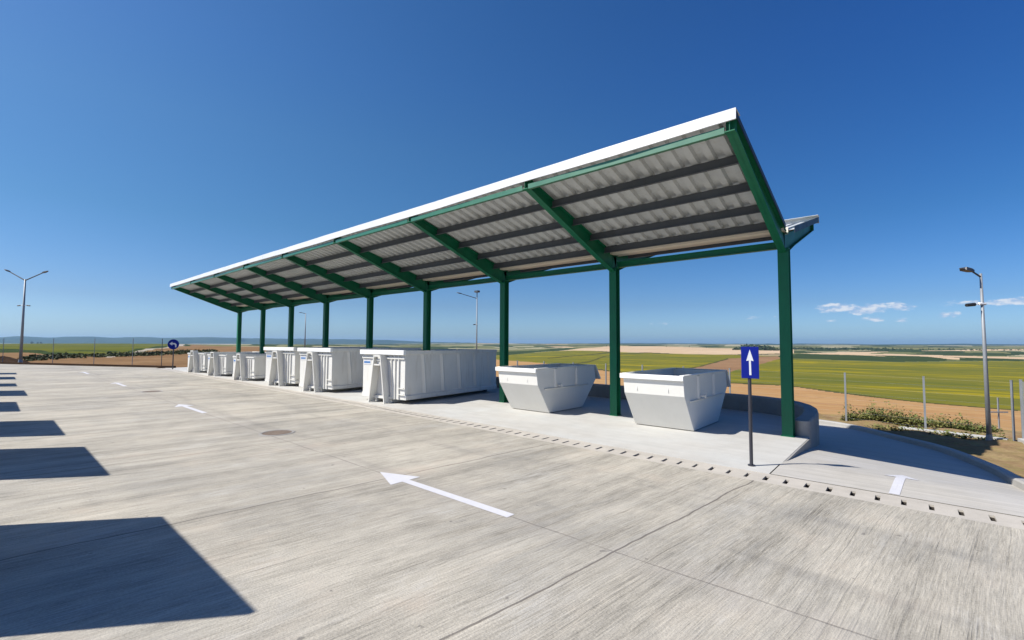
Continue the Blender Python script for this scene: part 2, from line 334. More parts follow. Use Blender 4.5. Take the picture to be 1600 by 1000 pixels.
# drain channel: one cast concrete strip with a row of open slots
mb = MB()
def dq(x0, x1, o0, o1, z=0.0):
    mb.add([(x0, dl(x0) + o0, z), (x1, dl(x1) + o0, z), (x1, dl(x1) + o1, z), (x0, dl(x0) + o1, z)], [(0, 1, 2, 3)])
x = 1.75 + .2865 * 7; slotw = MB(); pitch = .2865; sw = .062
ZD = -.006
while x > xe + pitch:
    a, b = x, x - pitch; sj = sw * rng.uniform(.8, 1.15); s0, s1 = x - (pitch - sj) / 2, x - (pitch + sj) / 2
    dq(a, b, -HW, -.14, ZD); dq(a, b, .14, HW, ZD); dq(a, s0, -.14, .14, ZD); dq(s1, b, -.14, .14, ZD)
    for (p, q, o0, o1) in ((s0, s1, -.14, -.14), (s0, s1, .14, .14), (s0, s0, -.14, .14), (s1, s1, -.14, .14)):
        slotw.add([(p, dl(p) + o0, ZD - .03), (q, dl(q) + o1, ZD - .03), (q, dl(q) + o1, -.16), (p, dl(p) + o0, -.16)], [(0, 1, 2, 3)])
        mb.add([(p, dl(p) + o0, ZD), (q, dl(q) + o1, ZD), (q, dl(q) + o1, ZD - .03), (p, dl(p) + o0, ZD - .03)], [(0, 1, 2, 3)])
    x = b
t = thing('drain_channel', 'long slotted concrete drain channel running flush between the yard and the canopy slab', 'drain', (-20, 8.8, 0))
mb.build('channel_cover', M['drain'], t, origin=(-20, 8.8, 0)); k0 = len(slotw.v); slotw.v += [(x, dl(x) + o, -.13) for x in xs for o in (-.2, .2)]; slotw.f += [(k0 + 2 * i, k0 + 2 * i + 1, k0 + 2 * i + 3, k0 + 2 * i + 2) for i in range(len(xs) - 1)]
slotw.build('channel_bottom', M['slot'], t, origin=(-20, 8.8, 0))

def zr(y):      # ramp road falls away behind the canopy
    y = np.asarray(y, float); a = np.clip(y - 9.72, 0, .4); z = -.115 * (a * a / .8 + np.clip(y - 10.12, 0, 3.4)) - .088 * np.clip(y - 13.52, 0, 6.48)
    b = np.clip(y - 20, 0, 3); return z - .088 * (b - b * b / 6)
def zq(x, y): return zr(y) - .06 * (np.clip(x, -1.8, 2.2) + .5) * sstep(9.7, 12.3, y) * (1 - sstep(15, 19, y))
def grid(name, X, Y, zf, mat, keep=None):
    X = np.asarray(X); Y = np.asarray(Y); mb = MB(); nx = len(X)
    mb.v = [(float(x), float(y), float(zf(x, y))) for y in Y for x in X]
    for j in range(len(Y) - 1):
        for i in range(nx - 1):
            if keep is None or keep((X[i] + X[i + 1]) / 2, (Y[j] + Y[j + 1]) / 2):
                mb.f.append((j * nx + i, j * nx + i + 1, (j + 1) * nx + i + 1, (j + 1) * nx + i))
    return mb.build(name, mat, smooth=True)
# kerb line of the bend
kc = [(3.4, 8.86), (2.5, 9.2), (1.9, 9.8), (1.66, 10.8), (1.57, 11.9), (1.50, 12.9), (1.36, 14.9), (.87, 17.0), (.15, 18.96), (-.55, 20.6), (-1.5, 22.2), (-3.0, 23.1), (-6, 23.35), (-14, 23.4), (-24, 23.4)]
def catmull(P, n=8):
    out = []
    P = [Vector((*p, 0)) for p in P]
    for i in range(len(P) - 1):
        p0, p1, p2, p3 = P[max(i - 1, 0)], P[i], P[i + 1], P[min(i + 2, len(P) - 1)]
        for k in range(n):
            t = k / n
            out.append(.5 * ((2 * p1) + (p2 - p0) * t + (2 * p0 - 5 * p1 + 4 * p2 - p3) * t * t + (3 * p1 - p0 - 3 * p2 + p3) * t ** 3))
    return out + [P[-1]]
kp = catmull(kc)
ky = np.array([p.y for p in kp]); kx = np.array([p.x for p in kp])
def side(x, y):   # >0 outside the bend (verge)
    d = (kx - x) ** 2 + (ky - y) ** 2; i = int(np.clip(d.argmin(), 1, len(kx) - 2))
    tx, ty = kx[i + 1] - kx[i - 1], ky[i + 1] - ky[i - 1]; L = math.hypot(tx, ty)
    return ((x - kx[i]) * ty - (y - ky[i]) * tx) / L
ysr = np.concatenate([np.arange(dl(0) + HW, 13, .2), [13.0]])
tag(grid('ramp_road', np.linspace(-1.85, 4.0, 24), ysr, lambda x, y: zq(x, y), M['road'], lambda x, y: side(x, y) < .5), kind='structure')
tag(grid('ramp_road', np.concatenate([np.linspace(-24, -3, 12), np.linspace(-2.5, 1.7, 12)]), np.arange(13, 23.9, .45), lambda x, y: zq(x, y), M['road'], lambda x, y: side(x, y) < .5), kind='structure')
mb = MB(); mb.sweep([(p.x, p.y, float(zq(p.x, p.y))) for p in kp], [(-.09, -.5), (-.09, .12), (-.06, .15), (.09, .15), (.09, -.5)])
tag(mb.build('kerb', M['kerb']), kind='structure')
def zv(x, y):
    s = side(x, y); return float(zq(min(x, 1.6), y)) + (.10 if s > .03 else -.4) + (.05 * math.sin(3.1 * x + y * 2.3) + .04 * math.sin(5.7 * y - 2 * x)) * min(1, max(0, s - .2))
tag(grid('verge', np.concatenate([np.arange(-24, -4, 1.0), np.arange(-4, 4, .16), np.arange(4, 30, 2.0)]), np.concatenate([np.arange(8.6, 25.6, .22)]), zv, M['verge'], lambda x, y: side(x, y) > -.12), kind='structure')

# retaining wall with its rounded end
wl3 = [(x, y, -.12 * max(0, (i - 7) / (len(wallc) - 8))) for i, (x, y) in enumerate(wallc)]
def wtop(i):
    x, y = wallc[i]; return .50
mb = MB(); mb.sweep(wl3, [(-.17, -1.9), (-.17, .46), (-.14, .50), (.14, .50), (.17, .46), (.17, -1.9)])
ex, ey = wallc[-1]
mb.prism([(ex + .17 * math.cos(a), ey - .001 + .17 * math.sin(a)) for a in np.linspace(-math.pi, 0, 13)], 'z', -1.9, .37)
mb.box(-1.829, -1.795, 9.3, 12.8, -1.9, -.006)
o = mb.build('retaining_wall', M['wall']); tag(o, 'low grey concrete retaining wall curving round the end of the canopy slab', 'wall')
for p in o.data.polygons: p.use_smooth = False

# dark edging along the far side of the yard
mb = MB(); mb.sweep([(-46.3, 10.3, 0), (-47.5, 9.62, 0), (-65.3, 1.05, 0), (-112, -21.7, 0)], [(-.1, -1), (-.1, .17), (.1, .17), (.1, -1)])
tag(mb.build('yard_edging', M['darksoil']), kind='structure')

# painted arrows
def arrow_mark(name, pts, label, group, loc, rz, zf=None):
    mb = MB(); c, s = math.cos(rz), math.sin(rz)
    mb.v = []
    W = [(loc[0] + p[0] * c - p[1] * s, loc[1] + p[0] * s + p[1] * c) for p in pts]
    top = [(x, y, (float(zf(y)) if zf else 0) + .004) for x, y in W]
    mb.v = top; n = len(pts)
    return mb, W
A_head = [(-.10, 0), (.64, -.27), (.64, .27)]
def long_arrow(x0, y0, label):
    mb = MB()
    mb.add([(0, 0, .004), (.73, -.28, .004), (.73, .28, .004)], [(0, 1, 2)])
    mb.add([(.73, -.068, .004), (2.95, -.072, .004), (2.95, .072, .004), (.73, .068, .004)], [(0, 1, 2, 3)])
    o = mb.build('painted_arrow', M['marking'], origin=(0, 0, 0)); o.location = (x0, y0, 0)
    return tag(o, label, 'road marking', 'white arrows painted along the yard')
long_arrow(-6.83, 4.45, 'long white arrow painted on the yard concrete, the nearest and largest one')
long_arrow(-19.4, 4.47, 'white arrow painted on the yard concrete between the two manhole covers')
long_arrow(-32.0, 4.5, 'small white arrow on the yard just beyond the farther manhole cover')
long_arrow(-44.6, 4.5, 'tiny white arrow painted at the far end of the yard')
mb = MB()
yy = np.linspace(0, 1.25, 8)
for a, b in zip(yy[:-1], yy[1:]): mb.add([(-.062, a, float(zq(-.16, 8.83 + a)) + .005), (.062, a, float(zq(-.16, 8.83 + a)) + .005), (.062, b, float(zq(-.16, 8.83 + b)) + .005), (-.062, b, float(zq(-.16, 8.83 + b)) + .005)], [(0, 1, 2, 3)])
hy = np.linspace(1.25, 1.75, 6); hw = .23 * (1 - (hy - 1.25) / .5)
for k in range(5): mb.add([(-hw[k], hy[k], float(zq(-.16, 8.83 + hy[k])) + .005), (hw[k], hy[k], float(zq(-.16, 8.83 + hy[k])) + .005), (hw[k + 1], hy[k + 1], float(zq(-.16, 8.83 + hy[k + 1])) + .005), (-hw[k + 1], hy[k + 1], float(zq(-.16, 8.83 + hy[k + 1])) + .005)], [(0, 1, 2, 3)])
o = mb.build('painted_arrow', M['marking']); o.location = (-.222, 8.83, 0); o.rotation_euler = (0, 0, -.05); tag(o, 'short white arrow painted on the ramp road beside the curved kerb', 'road marking')

def manhole(x, y, label):
    t = thing('manhole_cover', label, 'manhole', (x, y, 0), 0, 'manhole covers in the yard')
    mb = MB(); n = 40
    ring = lambda r, z: [(r * math.cos(2 * math.pi * i / n), r * math.sin(2 * math.pi * i / n), z) for i in range(n)]
    def band(a, b): 
        k = len(mb.v); mb.v += a + b; mb.f += [(k + i, k + (i + 1) % n, k + n + (i + 1) % n, k + n + i) for i in range(n)]
    band(ring(.40, .003), ring(.385, .012)); band(ring(.385, .012), ring(.335, .012)); band(ring(.335, .012), ring(.325, .004)); mb.build('frame', M['wall'], t)
    mb = MB(); k = 0; mb.v = ring(.32, .006); mb.f = [tuple(range(n))]
    for r in range(-4, 5):
        w = math.sqrt(max(.3 ** 2 - (r * .065) ** 2, 0.001)); mb.box(-w, w, r * .065 - .014, r * .065 + .014, .006, .013)
    mb.build('lid', M['rust'], t)
manhole(-11.6, 4.68, 'round rusty manhole cover in the yard nearest the camera, between two painted arrows')
manhole(-25.15, 4.8, 'round manhole cover farther off in the yard, beyond the second painted arrow')

# ------------------------------------------------------------------ canopy
CX, BAY, NC = -2.232, 4.603, 9
CO = (CX - 4 * BAY, 12.7, 0)
can = thing('canopy', 'long open canopy of green steel columns and corrugated sheet roof above skips and containers', 'canopy', CO)
X_RR = CX + .20; X_R, X_L = CX + .095, CX - 8 * BAY - .22
def ibeam(mb, poly_bot, poly_top, x, fw=.17, ft=.016, wt=.012):
    """web polygon between two polylines in YZ, flanges along both"""
    web = poly_bot + poly_top[::-1]; mb.prism(web, 'x', x - wt / 2, x + wt / 2)
    for pl, sgn in ((poly_bot, 1), (poly_top, -1)):
        for a, b in zip(pl[:-1], pl[1:]):
            mb.prism([a, b, (b[0], b[1] + sgn * ft), (a[0], a[1] + sgn * ft)], 'x', x - fw / 2, x + fw / 2)
for i in range(NC):
    x = CX - BAY * i
    mb = MB(); hw, hd = .115, .125
    mb.box(x - hw, x + hw, 12.7 - hd, 12.7 - hd + .016, 0, 4.52); mb.box(x - hw, x + hw, 12.7 + hd - .016, 12.7 + hd, 0, 4.52); mb.box(x - .006, x + .006, 12.7 - hd + .016, 12.7 + hd - .016, 0, 4.52)
    c = mb.build('column', M['green'], can, origin=CO)
    mb = MB(); mb.box(x - .14, x + .14, 12.55, 12.85, .002, .018)
    mb.build('base_plate', M['green'], c, origin=CO)
    mb = MB()
    ibeam(mb, [(8.42, 5.91), (11.75, 4.69), (12.575, 4.42)], [(8.42, 6.16), (11.75, 5.195), (12.62, 4.955)], x)
    mb.box(x - .085, x + .085, 8.30, 8.418, 5.89, 5.91); mb.box(x - .006, x + .006, 8.30, 8.418, 5.91, 6.16); mb.box(x - .085, x + .085, 8.40, 8.418, 5.91, 6.165)
    mb.build('rafter', M['green'], can, origin=CO)
    mb = MB()
    ibeam(mb, [(12.826, 4.47), (13.65, 4.76), (17.0, 5.80)], [(12.64, 4.90), (13.65, 5.17), (17.0, 6.08)], x)
    mb.box(x - .085, x + .085, 17.002, 17.02, 5.79, 6.09)
    mb.box(x - .115, x + .115, 12.60, 12.825, 4.522, 4.54); mb.box(x - .006, x + .006, 12.58, 12.82, 4.54, 4.95)
    mb.build('back_arm', M['green'], can, origin=CO)
    if i < NC - 1:
        xa, xb = x - .09, x - BAY + .09
        mb = MB()   # front channel: web faces the yard, flanges inward
        mb.box(xb, xa, 8.315, 8.327, 5.885, 6.0); mb.box(xb, xa, 8.327, 8.40, 5.885, 5.895); mb.box(xb, xa, 8.327, 8.40, 5.99, 6.0)
        mb.build('front_beam', M['greenlit'], can, origin=CO)
        xa, xb = x - .12, x - BAY + .12
        mb = MB(); mb.box(xb, xa, 12.66, 12.672, 4.545, 4.695); mb.box(xb, xa, 12.60, 12.73, 4.533, 4.545); mb.box(xb, xa, 12.60, 12.73, 4.695, 4.707)
        mb.build('tie_beam', M['green'], can, origin=CO)
        mb = MB(); mb.box(xb, xa, 16.90, 16.912, 5.84, 6.03); mb.box(xb, xa, 16.83, 16.90, 5.84, 5.85); mb.box(xb, xa, 16.83, 16.90, 6.02, 6.03)
        mb.build('rear_beam', M['green'], can, origin=CO)
        for Y in (13.6, 14.5, 15.4, 16.2):
            zt = 4.995 + (Y - 12.90) * .271 - .008; mb = MB(); mb.box(x - BAY + .02, x - .02, Y - .004, Y + .004, zt - .19, zt); mb.box(x - BAY + .02, x - .02, Y + .004, Y + .075, zt - .198, zt - .19)
            mb.build('purlin', M['purlin'], can, origin=CO)
        xa, xb = x - .02, x - BAY + .02
        for Y in (9.40, 10.36, 11.26, 12.08):
            zt = 6.165 - (Y - 8.42) * .2864 - .008
            mb = MB(); mb.box(xb, xa, Y - .004, Y + .004, zt - .19, zt); mb.box(xb, xa, Y - .075, Y - .004, zt - .198, zt - .19); mb.box(xb, xa, Y + .004, Y + .075, zt - .008, zt)
            mb.build('purlin', M['purlin'], can, origin=CO)
def corrugated(y0, z0, y1, z1, xa, xb, period=.335, h=.08, th=.004):
    mb = MB(); prof = []; x = xa
    while x > xb:
        for dx, dz in ((0, 0), (.40, 0), (.50, 1), (.90, 1)):
            q = x - dx * period
            if q >= xb: prof.append((q, dz * h))
        x -= period
    prof.append((xb, 0)); n = len(prof)
    ny, nz = -(z1 - z0), (y1 - y0); L = math.hypot(ny, nz); ny /= L; nz /= L
    for (yy, zz) in ((y0, z0), (y1, z1)):
        for q, d in prof: mb.v.append((q, yy + ny * d, zz + nz * d))
    for (yy, zz) in ((y0, z0), (y1, z1)):
        for q, d in prof: mb.v.append((q, yy + ny * (d + th), zz + nz * (d + th)))
    for i in range(n - 1):
        mb.f.append((i, i + 1, n + i + 1, n + i)); mb.f.append((2 * n + i, 2 * n + i + 1, 3 * n + i + 1, 3 * n + i)); mb.f.append((i, i + 1, 2 * n + i + 1, 2 * n + i)); mb.f.append((n + i, n + i + 1, 3 * n + i + 1, 3 * n + i))
    return mb
corrugated(8.30, 6.205, 12.42, 5.025, X_R, X_L).build('roof_sheet', M['sheet'], can, origin=CO)
corrugated(17.12, 6.15, 12.95, 5.04, X_RR, X_L).build('roof_sheet', M['sheet'], can, origin=CO)
# valley gutter, front flashing (slightly buckled), end trims
mb = MB(); mb.box(X_L + .05, X_R - .03, 12.44, 12.93, 4.935, 4.945); mb.box(X_L + .05, X_R - .03, 12.43, 12.44, 4.935, 5.02); mb.box(X_L + .05, X_R - .03, 12.93, 12.94, 4.935, 5.118)
mb.build('gutter', M['gutter'], can, origin=CO)
mb = MB(); xs_ = np.linspace(X_R + .02, X_L - .02, 150)
wav = np.cumsum(rng.normal(0, .0035, 150)); wav -= np.linspace(wav[0], wav[-1], 150); wav2 = np.interp(xs_, np.linspace(X_L, X_R, 16), rng.normal(0, .014, 16))
for k, x in enumerate(xs_):
    b = 6.055 + .010 * wav2[k] * 40 * .1 + wav2[k]; yo = 8.262 + wav[k] + wav2[k] * .5
    mb.v += [(x, 8.55, 6.235), (x, yo + .004, 6.268), (x, yo - .006, b), (x, yo + .02, b - .004), (x, yo + .03, 6.258), (x, 8.55, 6.225)]
n = 6
for k in range(149):
    for q in range(5): mb.f.append((k * n + q, k * n + q + 1, (k + 1) * n + q + 1, (k + 1) * n + q))
    mb.f.append((k * n + 5, k * n, (k + 1) * n, (k + 1) * n + 5))
mb.build('fascia', M['fascia'], can, origin=CO)
for x, s in ((X_R, 1), (X_L, -1)):
    mb = MB(); t0, t1 = sorted((x + s * .003, x + s * .012))
    mb.prism([(8.30, 6.15), (12.42, 4.975), (12.42, 5.085), (8.30, 6.262)], 'x', t0, t1); mb.build('end_trim', M['black'], can, origin=CO)
    t0, t1 = sorted(((X_RR if s > 0 else x) + s * .003, (X_RR if s > 0 else x) + s * .012)); mb = MB(); mb.prism([(12.90, 4.94), (17.12, 6.07), (17.12, 6.235), (12.90, 5.10)], 'x', t0, t1); mb.build('end_trim', M['black'], can, origin=CO)
mb = MB(); mb.box(X_L - .02, X_RR + .02, 17.135, 17.145, 6.04, 6.265); mb.box(X_L - .02, X_RR + .02, 16.93, 17.134, 6.257, 6.265); mb.build('rear_flashing', M['fascia'], can, origin=CO)

# ------------------------------------------------------------------ roll-off containers
def hollow(x0, x1, y0, y1, z0, z1, t=.05):
    mb = MB(); o_ = [(x0, y0), (x1, y0), (x1, y1), (x0, y1)]; i_ = [(x0 + t, y0 + t), (x1 - t, y0 + t), (x1 - t, y1 - t), (x0 + t, y1 - t)]
    v = [(*p, z0) for p in o_] + [(*p, z1) for p in o_] + [(*p, z1) for p in i_] + [(*p, z0 + t) for p in i_]
    f = [(3, 2, 1, 0)]
    for k in range(4):
        j = (k + 1) % 4; f += [(k, j, 4 + j, 4 + k), (4 + k, 4 + j, 8 + j, 8 + k), (8 + k, 8 + j, 12 + j, 12 + k)]
    f.append((12, 13, 14, 15)); return mb.add(v, f)
def rolloff(label, loc, rz, W, L, HT, frame_h, group, nrib, rail):
    t = thing('rolloff_container', label, 'container', loc, rz, group); w = W / 2; mc = M['container']
    z0 = .15
    hollow(-w, w, .30, L, z0, HT - .06).build('body', mc, t, bevel=.008)
    if rail:
        mb = MB(); mb.box(-w - .05, w + .05, .17, .30, HT - .17, HT); mb.build('front_rail', M['rail'], t, bevel=.012)
    mb = MB()
    for s in (-1, 1):
        a, b = sorted((s * (w + .004), s * (w + .055))); mb.box(a, b, .302, L - .05, HT - .15, HT - .02)
        a, b = sorted((s * (w - .06), s * (w + .055)));
    mb.build('side_rail', mc, t, bevel=.01)
    mb = MB(); mb.box(-w, w, L + .002, L + .06, HT - .15, HT - .02); mb.box(-.05, .05, L + .002, L + .05, z0, HT - .152); mb.build('rear_frame', mc, t, bevel=.008)
    for s in (-1, 1):
        for k in range(nrib):
            y = .30 + (L - .30) * (k + .85) / (nrib + .45)
            d0, d1 = s * (w + .002), s * (w + .062); zt, zb = HT - .152, z0 + .185
            # pressed V-rib, wider and further back at its foot
            mb = MB(); mb.add([(d0, y - .10, zt), (d1, y, zt), (d0, y + .10, zt), (d0, y + .02, zb), (d1, y + .14, zb), (d0, y + .26, zb)], [(0, 1, 4, 3), (1, 2, 5, 4), (0, 2, 1), (3, 4, 5), (0, 3, 5, 2)])
            mb.build('side_rib', mc, t)
        mb = MB(); a, b = sorted((s * (w + .002), s * (w + .05)))
        mb.prism([(a if s > 0 else b, z0), (b if s > 0 else a, z0), (b if s > 0 else a, z0 + .13), (a if s > 0 else b, z0 + .18)], 'y', .302, L - .02); mb.build('bottom_rail', mc, t)
        mb = MB(); a, b = sorted((s * .34, s * .45)); mb.box(a, b, .34, L - .1, .012, z0 - .002); mb.build('skid', mc, t)
        mb = MB(); mb.tube((s * .60, L - .22, .085), (s * .78, L - .22, .085), .083, n=18); mb.build('roller', M['galvdark'], t, smooth=False)
    # A-shaped hook frame: two leaning plates with inward flanges
    zt = frame_h; bo, to = .45, .19
    fr = None
    for s in (-1, 1):
        mb = MB()
        mb.prism([(s * bo, .01), (s * (bo - .045), .01), (s * (to - .04), zt), (s * to, zt)], 'y', -.01, .03)
        mb.prism([(s * bo, .01), (s * (bo - .025), .01), (s * (to - .025), zt), (s * to, zt)], 'y', .031, .298)
        fr = mb.build('frame_leg', mc, t)
    mb = MB(); xq = to + (bo - to) * .22 - .09
    mb.box(-xq, xq, -.005, .05, zt - .38, zt - .33); mb.box(-to + .046, to - .046, -.008, .03, zt - .06, zt - .002); mb.tube((-to + .03, .1, zt - .19), (to - .03, .1, zt - .19), .028)
    mb.box(-to + .03, to - .03, .12, .13, zt - .33, zt - .02)
    mb.build('hook_bar', mc, t)
    # front wall: upright ribs, sill, two ladder rungs
    for xx in (w - .30, w - .50, w - .70):
        mb = MB(); mb.box(xx - .018, xx + .018, .255, .298, z0, HT - .20); mb.build('front_rib', mc, t)
    for zz in (.34, .56): MB().box(w - .28, w - .02, .235, .265, z0 + zz - .16, z0 + zz - .13).build('ladder_rung', mc, t)
    mb = MB(); mb.box(-w, w, .25, .298, HT - .32 if rail else HT - .12, HT - .255 if rail else HT - .065); mb.build('front_trim', mc, t)
    MB().box(-.50, .50, .20, .298, z0, z0 + .09).build('front_sill', mc, t)
    pl = MB(); pl.box(-w + .05, -w + .46, .291, .298, HT - .56 if rail else HT - .42, HT - .36 if rail else HT - .22); lb = pl.build('label_plate', M['white'], t)
    pl = MB(); pl.box(-w + .07, -w + .42, .286, .290, HT - .50 if rail else HT - .36, HT - .44 if rail else HT - .29); pl.build('label_text', M['stickerblue'], lb)
    return t
GT, GL = 'tall white roll-off containers under the canopy', 'lower white roll-off containers at the far end'
def place(front_left, rz, W): 
    c, s = math.cos(rz), math.sin(rz); w = W / 2
    return (front_left[0] + w * c + .30 * s, front_left[1] + w * s - .30 * c, 0)
WT = 2.34
rolloff('tall white roll-off container nearest the open skips, its whole long side showing', place((-15.88, 9.52), R_(6.5), WT), R_(6.5), WT, 5.75, 1.92, 1.74, GT, 5, True)
rolloff('tall white roll-off container between the nearest tall one and another tall one', place((-21.25, 9.50), R_(8.5), WT), R_(8.5), WT, 5.75, 1.94, 1.76, GT, 5, True)
rolloff('tall white roll-off container standing next to the lower containers', place((-25.2, 9.50), R_(12), WT), R_(12), WT, 5.75, 1.94, 1.76, GT, 5, True)
rolloff('lower white roll-off container nearest the tall ones, one side panel showing', place((-30.0, 9.50), R_(8), WT), R_(8), WT, 5.0, 1.42, 1.53, GL, 4, False)
rolloff('lower white roll-off container in the middle of the three low ones', place((-34.9, 9.55), R_(9), WT), R_(9), WT, 5.0, 1.43, 1.55, GL, 4, False)
rolloff('lower white roll-off container at the far end of the row', place((-39.7, 9.6), R_(11), WT), R_(11), WT, 5.0, 1.43, 1.57, GL, 4, False)

# ------------------------------------------------------------------ open skips
def skip(label, x0, y0, rz=0):
    W = 1.58; t = thing('open_skip', label, 'skip', (x0, y0, 0), rz, 'open skips under the canopy'); ms = M['skip']
    prof = [(0.70, .02), (2.62, .02), (3.50, .92), (3.42, 1.40), (.02, 1.40), (.10, .91)]      # outside, Y-Z
    th = .035; inn = [(.72, .06), (2.60, .06), (3.455, .93), (3.38, 1.40), (.06, 1.40), (.14, .92)]
    mb = MB(); n = 6
    for x, P in ((0, prof), (W, prof), (th, inn), (W - th, inn)): mb.v += [(x, a, b) for a, b in P]
    # shell: bottom and ends outside, inside, both side plates outside and inside, rim
    for k in (0, 1, 2, 4, 5):
        j = (k + 1) % n; mb.f.append((k, j, n + j, n + k)); mb.f.append((2 * n + k, 2 * n + j, 3 * n + j, 3 * n + k))
    mb.f += [tuple(range(n)), tuple(range(n, 2 * n)), tuple(range(2 * n, 3 * n)), tuple(range(3 * n, 4 * n))]
    mb.f += [(3, 4, 2 * n + 4, 2 * n + 3), (n + 3, n + 4, 3 * n + 4, 3 * n + 3), (4, n + 4, 3 * n + 4, 2 * n + 4), (3, n + 3, 3 * n + 3, 2 * n + 3)]
    mb.build('body', ms, t, bevel=.006)
    # bent sheet rim at the front, folded lip at the back
    mb = MB(); mb.box(-.07, W + .02, -.035, .015, 1.295, 1.42); mb.build('front_rim', M['rail'], t, bevel=.012)
    mb = MB()
    for xx in (.002, W - .062): mb.box(xx - .03, xx + .09, .018, 3.40, 1.402, 1.43)
    mb.build('side_rim', ms, t, bevel=.008)
    mb = MB(); mb.prism([(3.43, 1.43), (3.47, 1.43), (3.82, .93), (3.78, .90), (3.73, .93)], 'x', -.03, W + .03); mb.build('rear_lip', ms, t)
    for s, xx in ((-1, 0), (1, W)):
        for yy in (1.02, 2.25):
            a, b = sorted((xx + s * .002, xx + s * .05))
            mb = MB(); mb.prism([(a, yy - .08), (b, yy - .05), (b, yy + .05), (a, yy + .08)] if s > 0 else [(b, yy - .08), (a, yy - .05), (a, yy + .05), (b, yy + .08)], 'z', .80, 1.38); mb.build('side_rib', ms, t)
        a, b = sorted((xx + s * .002, xx + s * .045))
        mb = MB(); mb.prism([(a if s > 0 else b, .745), (b if s > 0 else a, .775), (b if s > 0 else a, .785), (a if s > 0 else b, .79)], 'y', .42, 2.95); mb.build('side_ledge', ms, t)
        mb = MB(); mb.tube((xx + s * .005, 1.16, .86), (xx + s * .14, 1.16, .86), .035, n=12); mb.tube((xx + s * .14, 1.16, .86), (xx + s * .165, 1.16, .86), .055, n=12); mb.build('lifting_lug', ms, t)
    for xx in (.36, 1.18):
        mb = MB(); mb.box(xx - .008, xx + .008, .066, .074, 1.0, 1.12); o = mb.build('front_bracket', M['skip'], t)
    return t
skip('open white skip standing between the columns, nearest the blue arrow sign', -5.69, 10.98)
skip('open white skip next to the nearest tall container', -10.12, 10.92)

# ------------------------------------------------------------------ traffic signs
def sign_arrow():
    t = thing('road_sign', 'blue rectangular sign with a white upward arrow on a thin dark post', 'sign', (-2.205, 9.15, 0), R_(4))
    mb = MB(); mb.tube((0, 0, 0), (0, 0, 2.1), .03, n=14); mb.tube((0, 0, 0.001), (0, 0, .02), .06, n=14); mb.build('post', M['pole'], t, smooth=False)
    p = MB().box(-.125, .165, -.045, -.033, 1.575, 2.15).build('panel', M['blue'], t, bevel=.004)
    mb = MB(); y = -.0475
    mb.prism([(.006, 1.635), (.040, 1.635), (.036, 1.90), (.080, 1.89), (.020, 2.10), (-.040, 1.89), (.004, 1.90)], 'y', y, y + .002); mb.build('arrow_symbol', M['white'], p)
    mb = MB(); mb.box(-.13, .13, -.032, -.028, 1.62, 1.66); mb.box(-.13, .13, -.032, -.028, 2.06, 2.10); mb.build('bracket', M['galvdark'], p)
sign_arrow()
def sign_round():
    t = thing('road_sign', 'round blue sign with white left arrow at the far end of the yard', 'sign', (-44.3, 9.72, 0), R_(55))
    mb = MB(); mb.tube((0, 0, 0), (0, 0, 2.3), .04, n=12); mb.build('post', M['pole'], t)
    mb = MB(); mb.tube((0, -.055, 1.98), (0, -.042, 1.98), .40, n=32); p = mb.build('disc', M['blue'], t)
    y = -.0575
    mb = MB(); mb.prism([(-.27, 2.03), (-.07, 2.19), (-.07, 2.09), (.12, 2.08), (.22, 1.98), (.22, 1.75), (.13, 1.75), (.12, 1.93), (.06, 1.98), (-.07, 1.98), (-.07, 1.88)], 'y', y, y + .002); mb.build('arrow_symbol', M['white'], p)
sign_round()

# ------------------------------------------------------------------ lamps
def lamp_head(mb, p, d, L=.62, w=.17):
    """tapered flat luminaire from p along d"""
    p = Vector(p); d = Vector(d).normalized(); sx = d.cross(Vector((0, 0, 1))).normalized(); up = sx.cross(d)
    q = lambda a, b, c: tuple(p + d * a + sx * b + up * c)
    sec = [(0, .05, -.02, .05), (.12, w * .55, -.045, .07), (.34, w * .75, -.05, .06), (L - .08, w * .55, -.03, .03), (L, w * .3, -.01, .015)]
    k = len(mb.v)
    for a, b, lo, hi in sec: mb.v += [q(a, -b, lo), q(a, b, lo), q(a, b * .8, hi), q(a, -b * .8, hi)]
    for i in range(len(sec) - 1):
        for j in range(4): mb.f.append((k + i * 4 + j, k + i * 4 + (j + 1) % 4, k + (i + 1) * 4 + (j + 1) % 4, k + (i + 1) * 4 + j))
    mb.f.append((k, k + 1, k + 2, k + 3)); e = k + (len(sec) - 1) * 4; mb.f.append((e, e + 1, e + 2, e + 3))
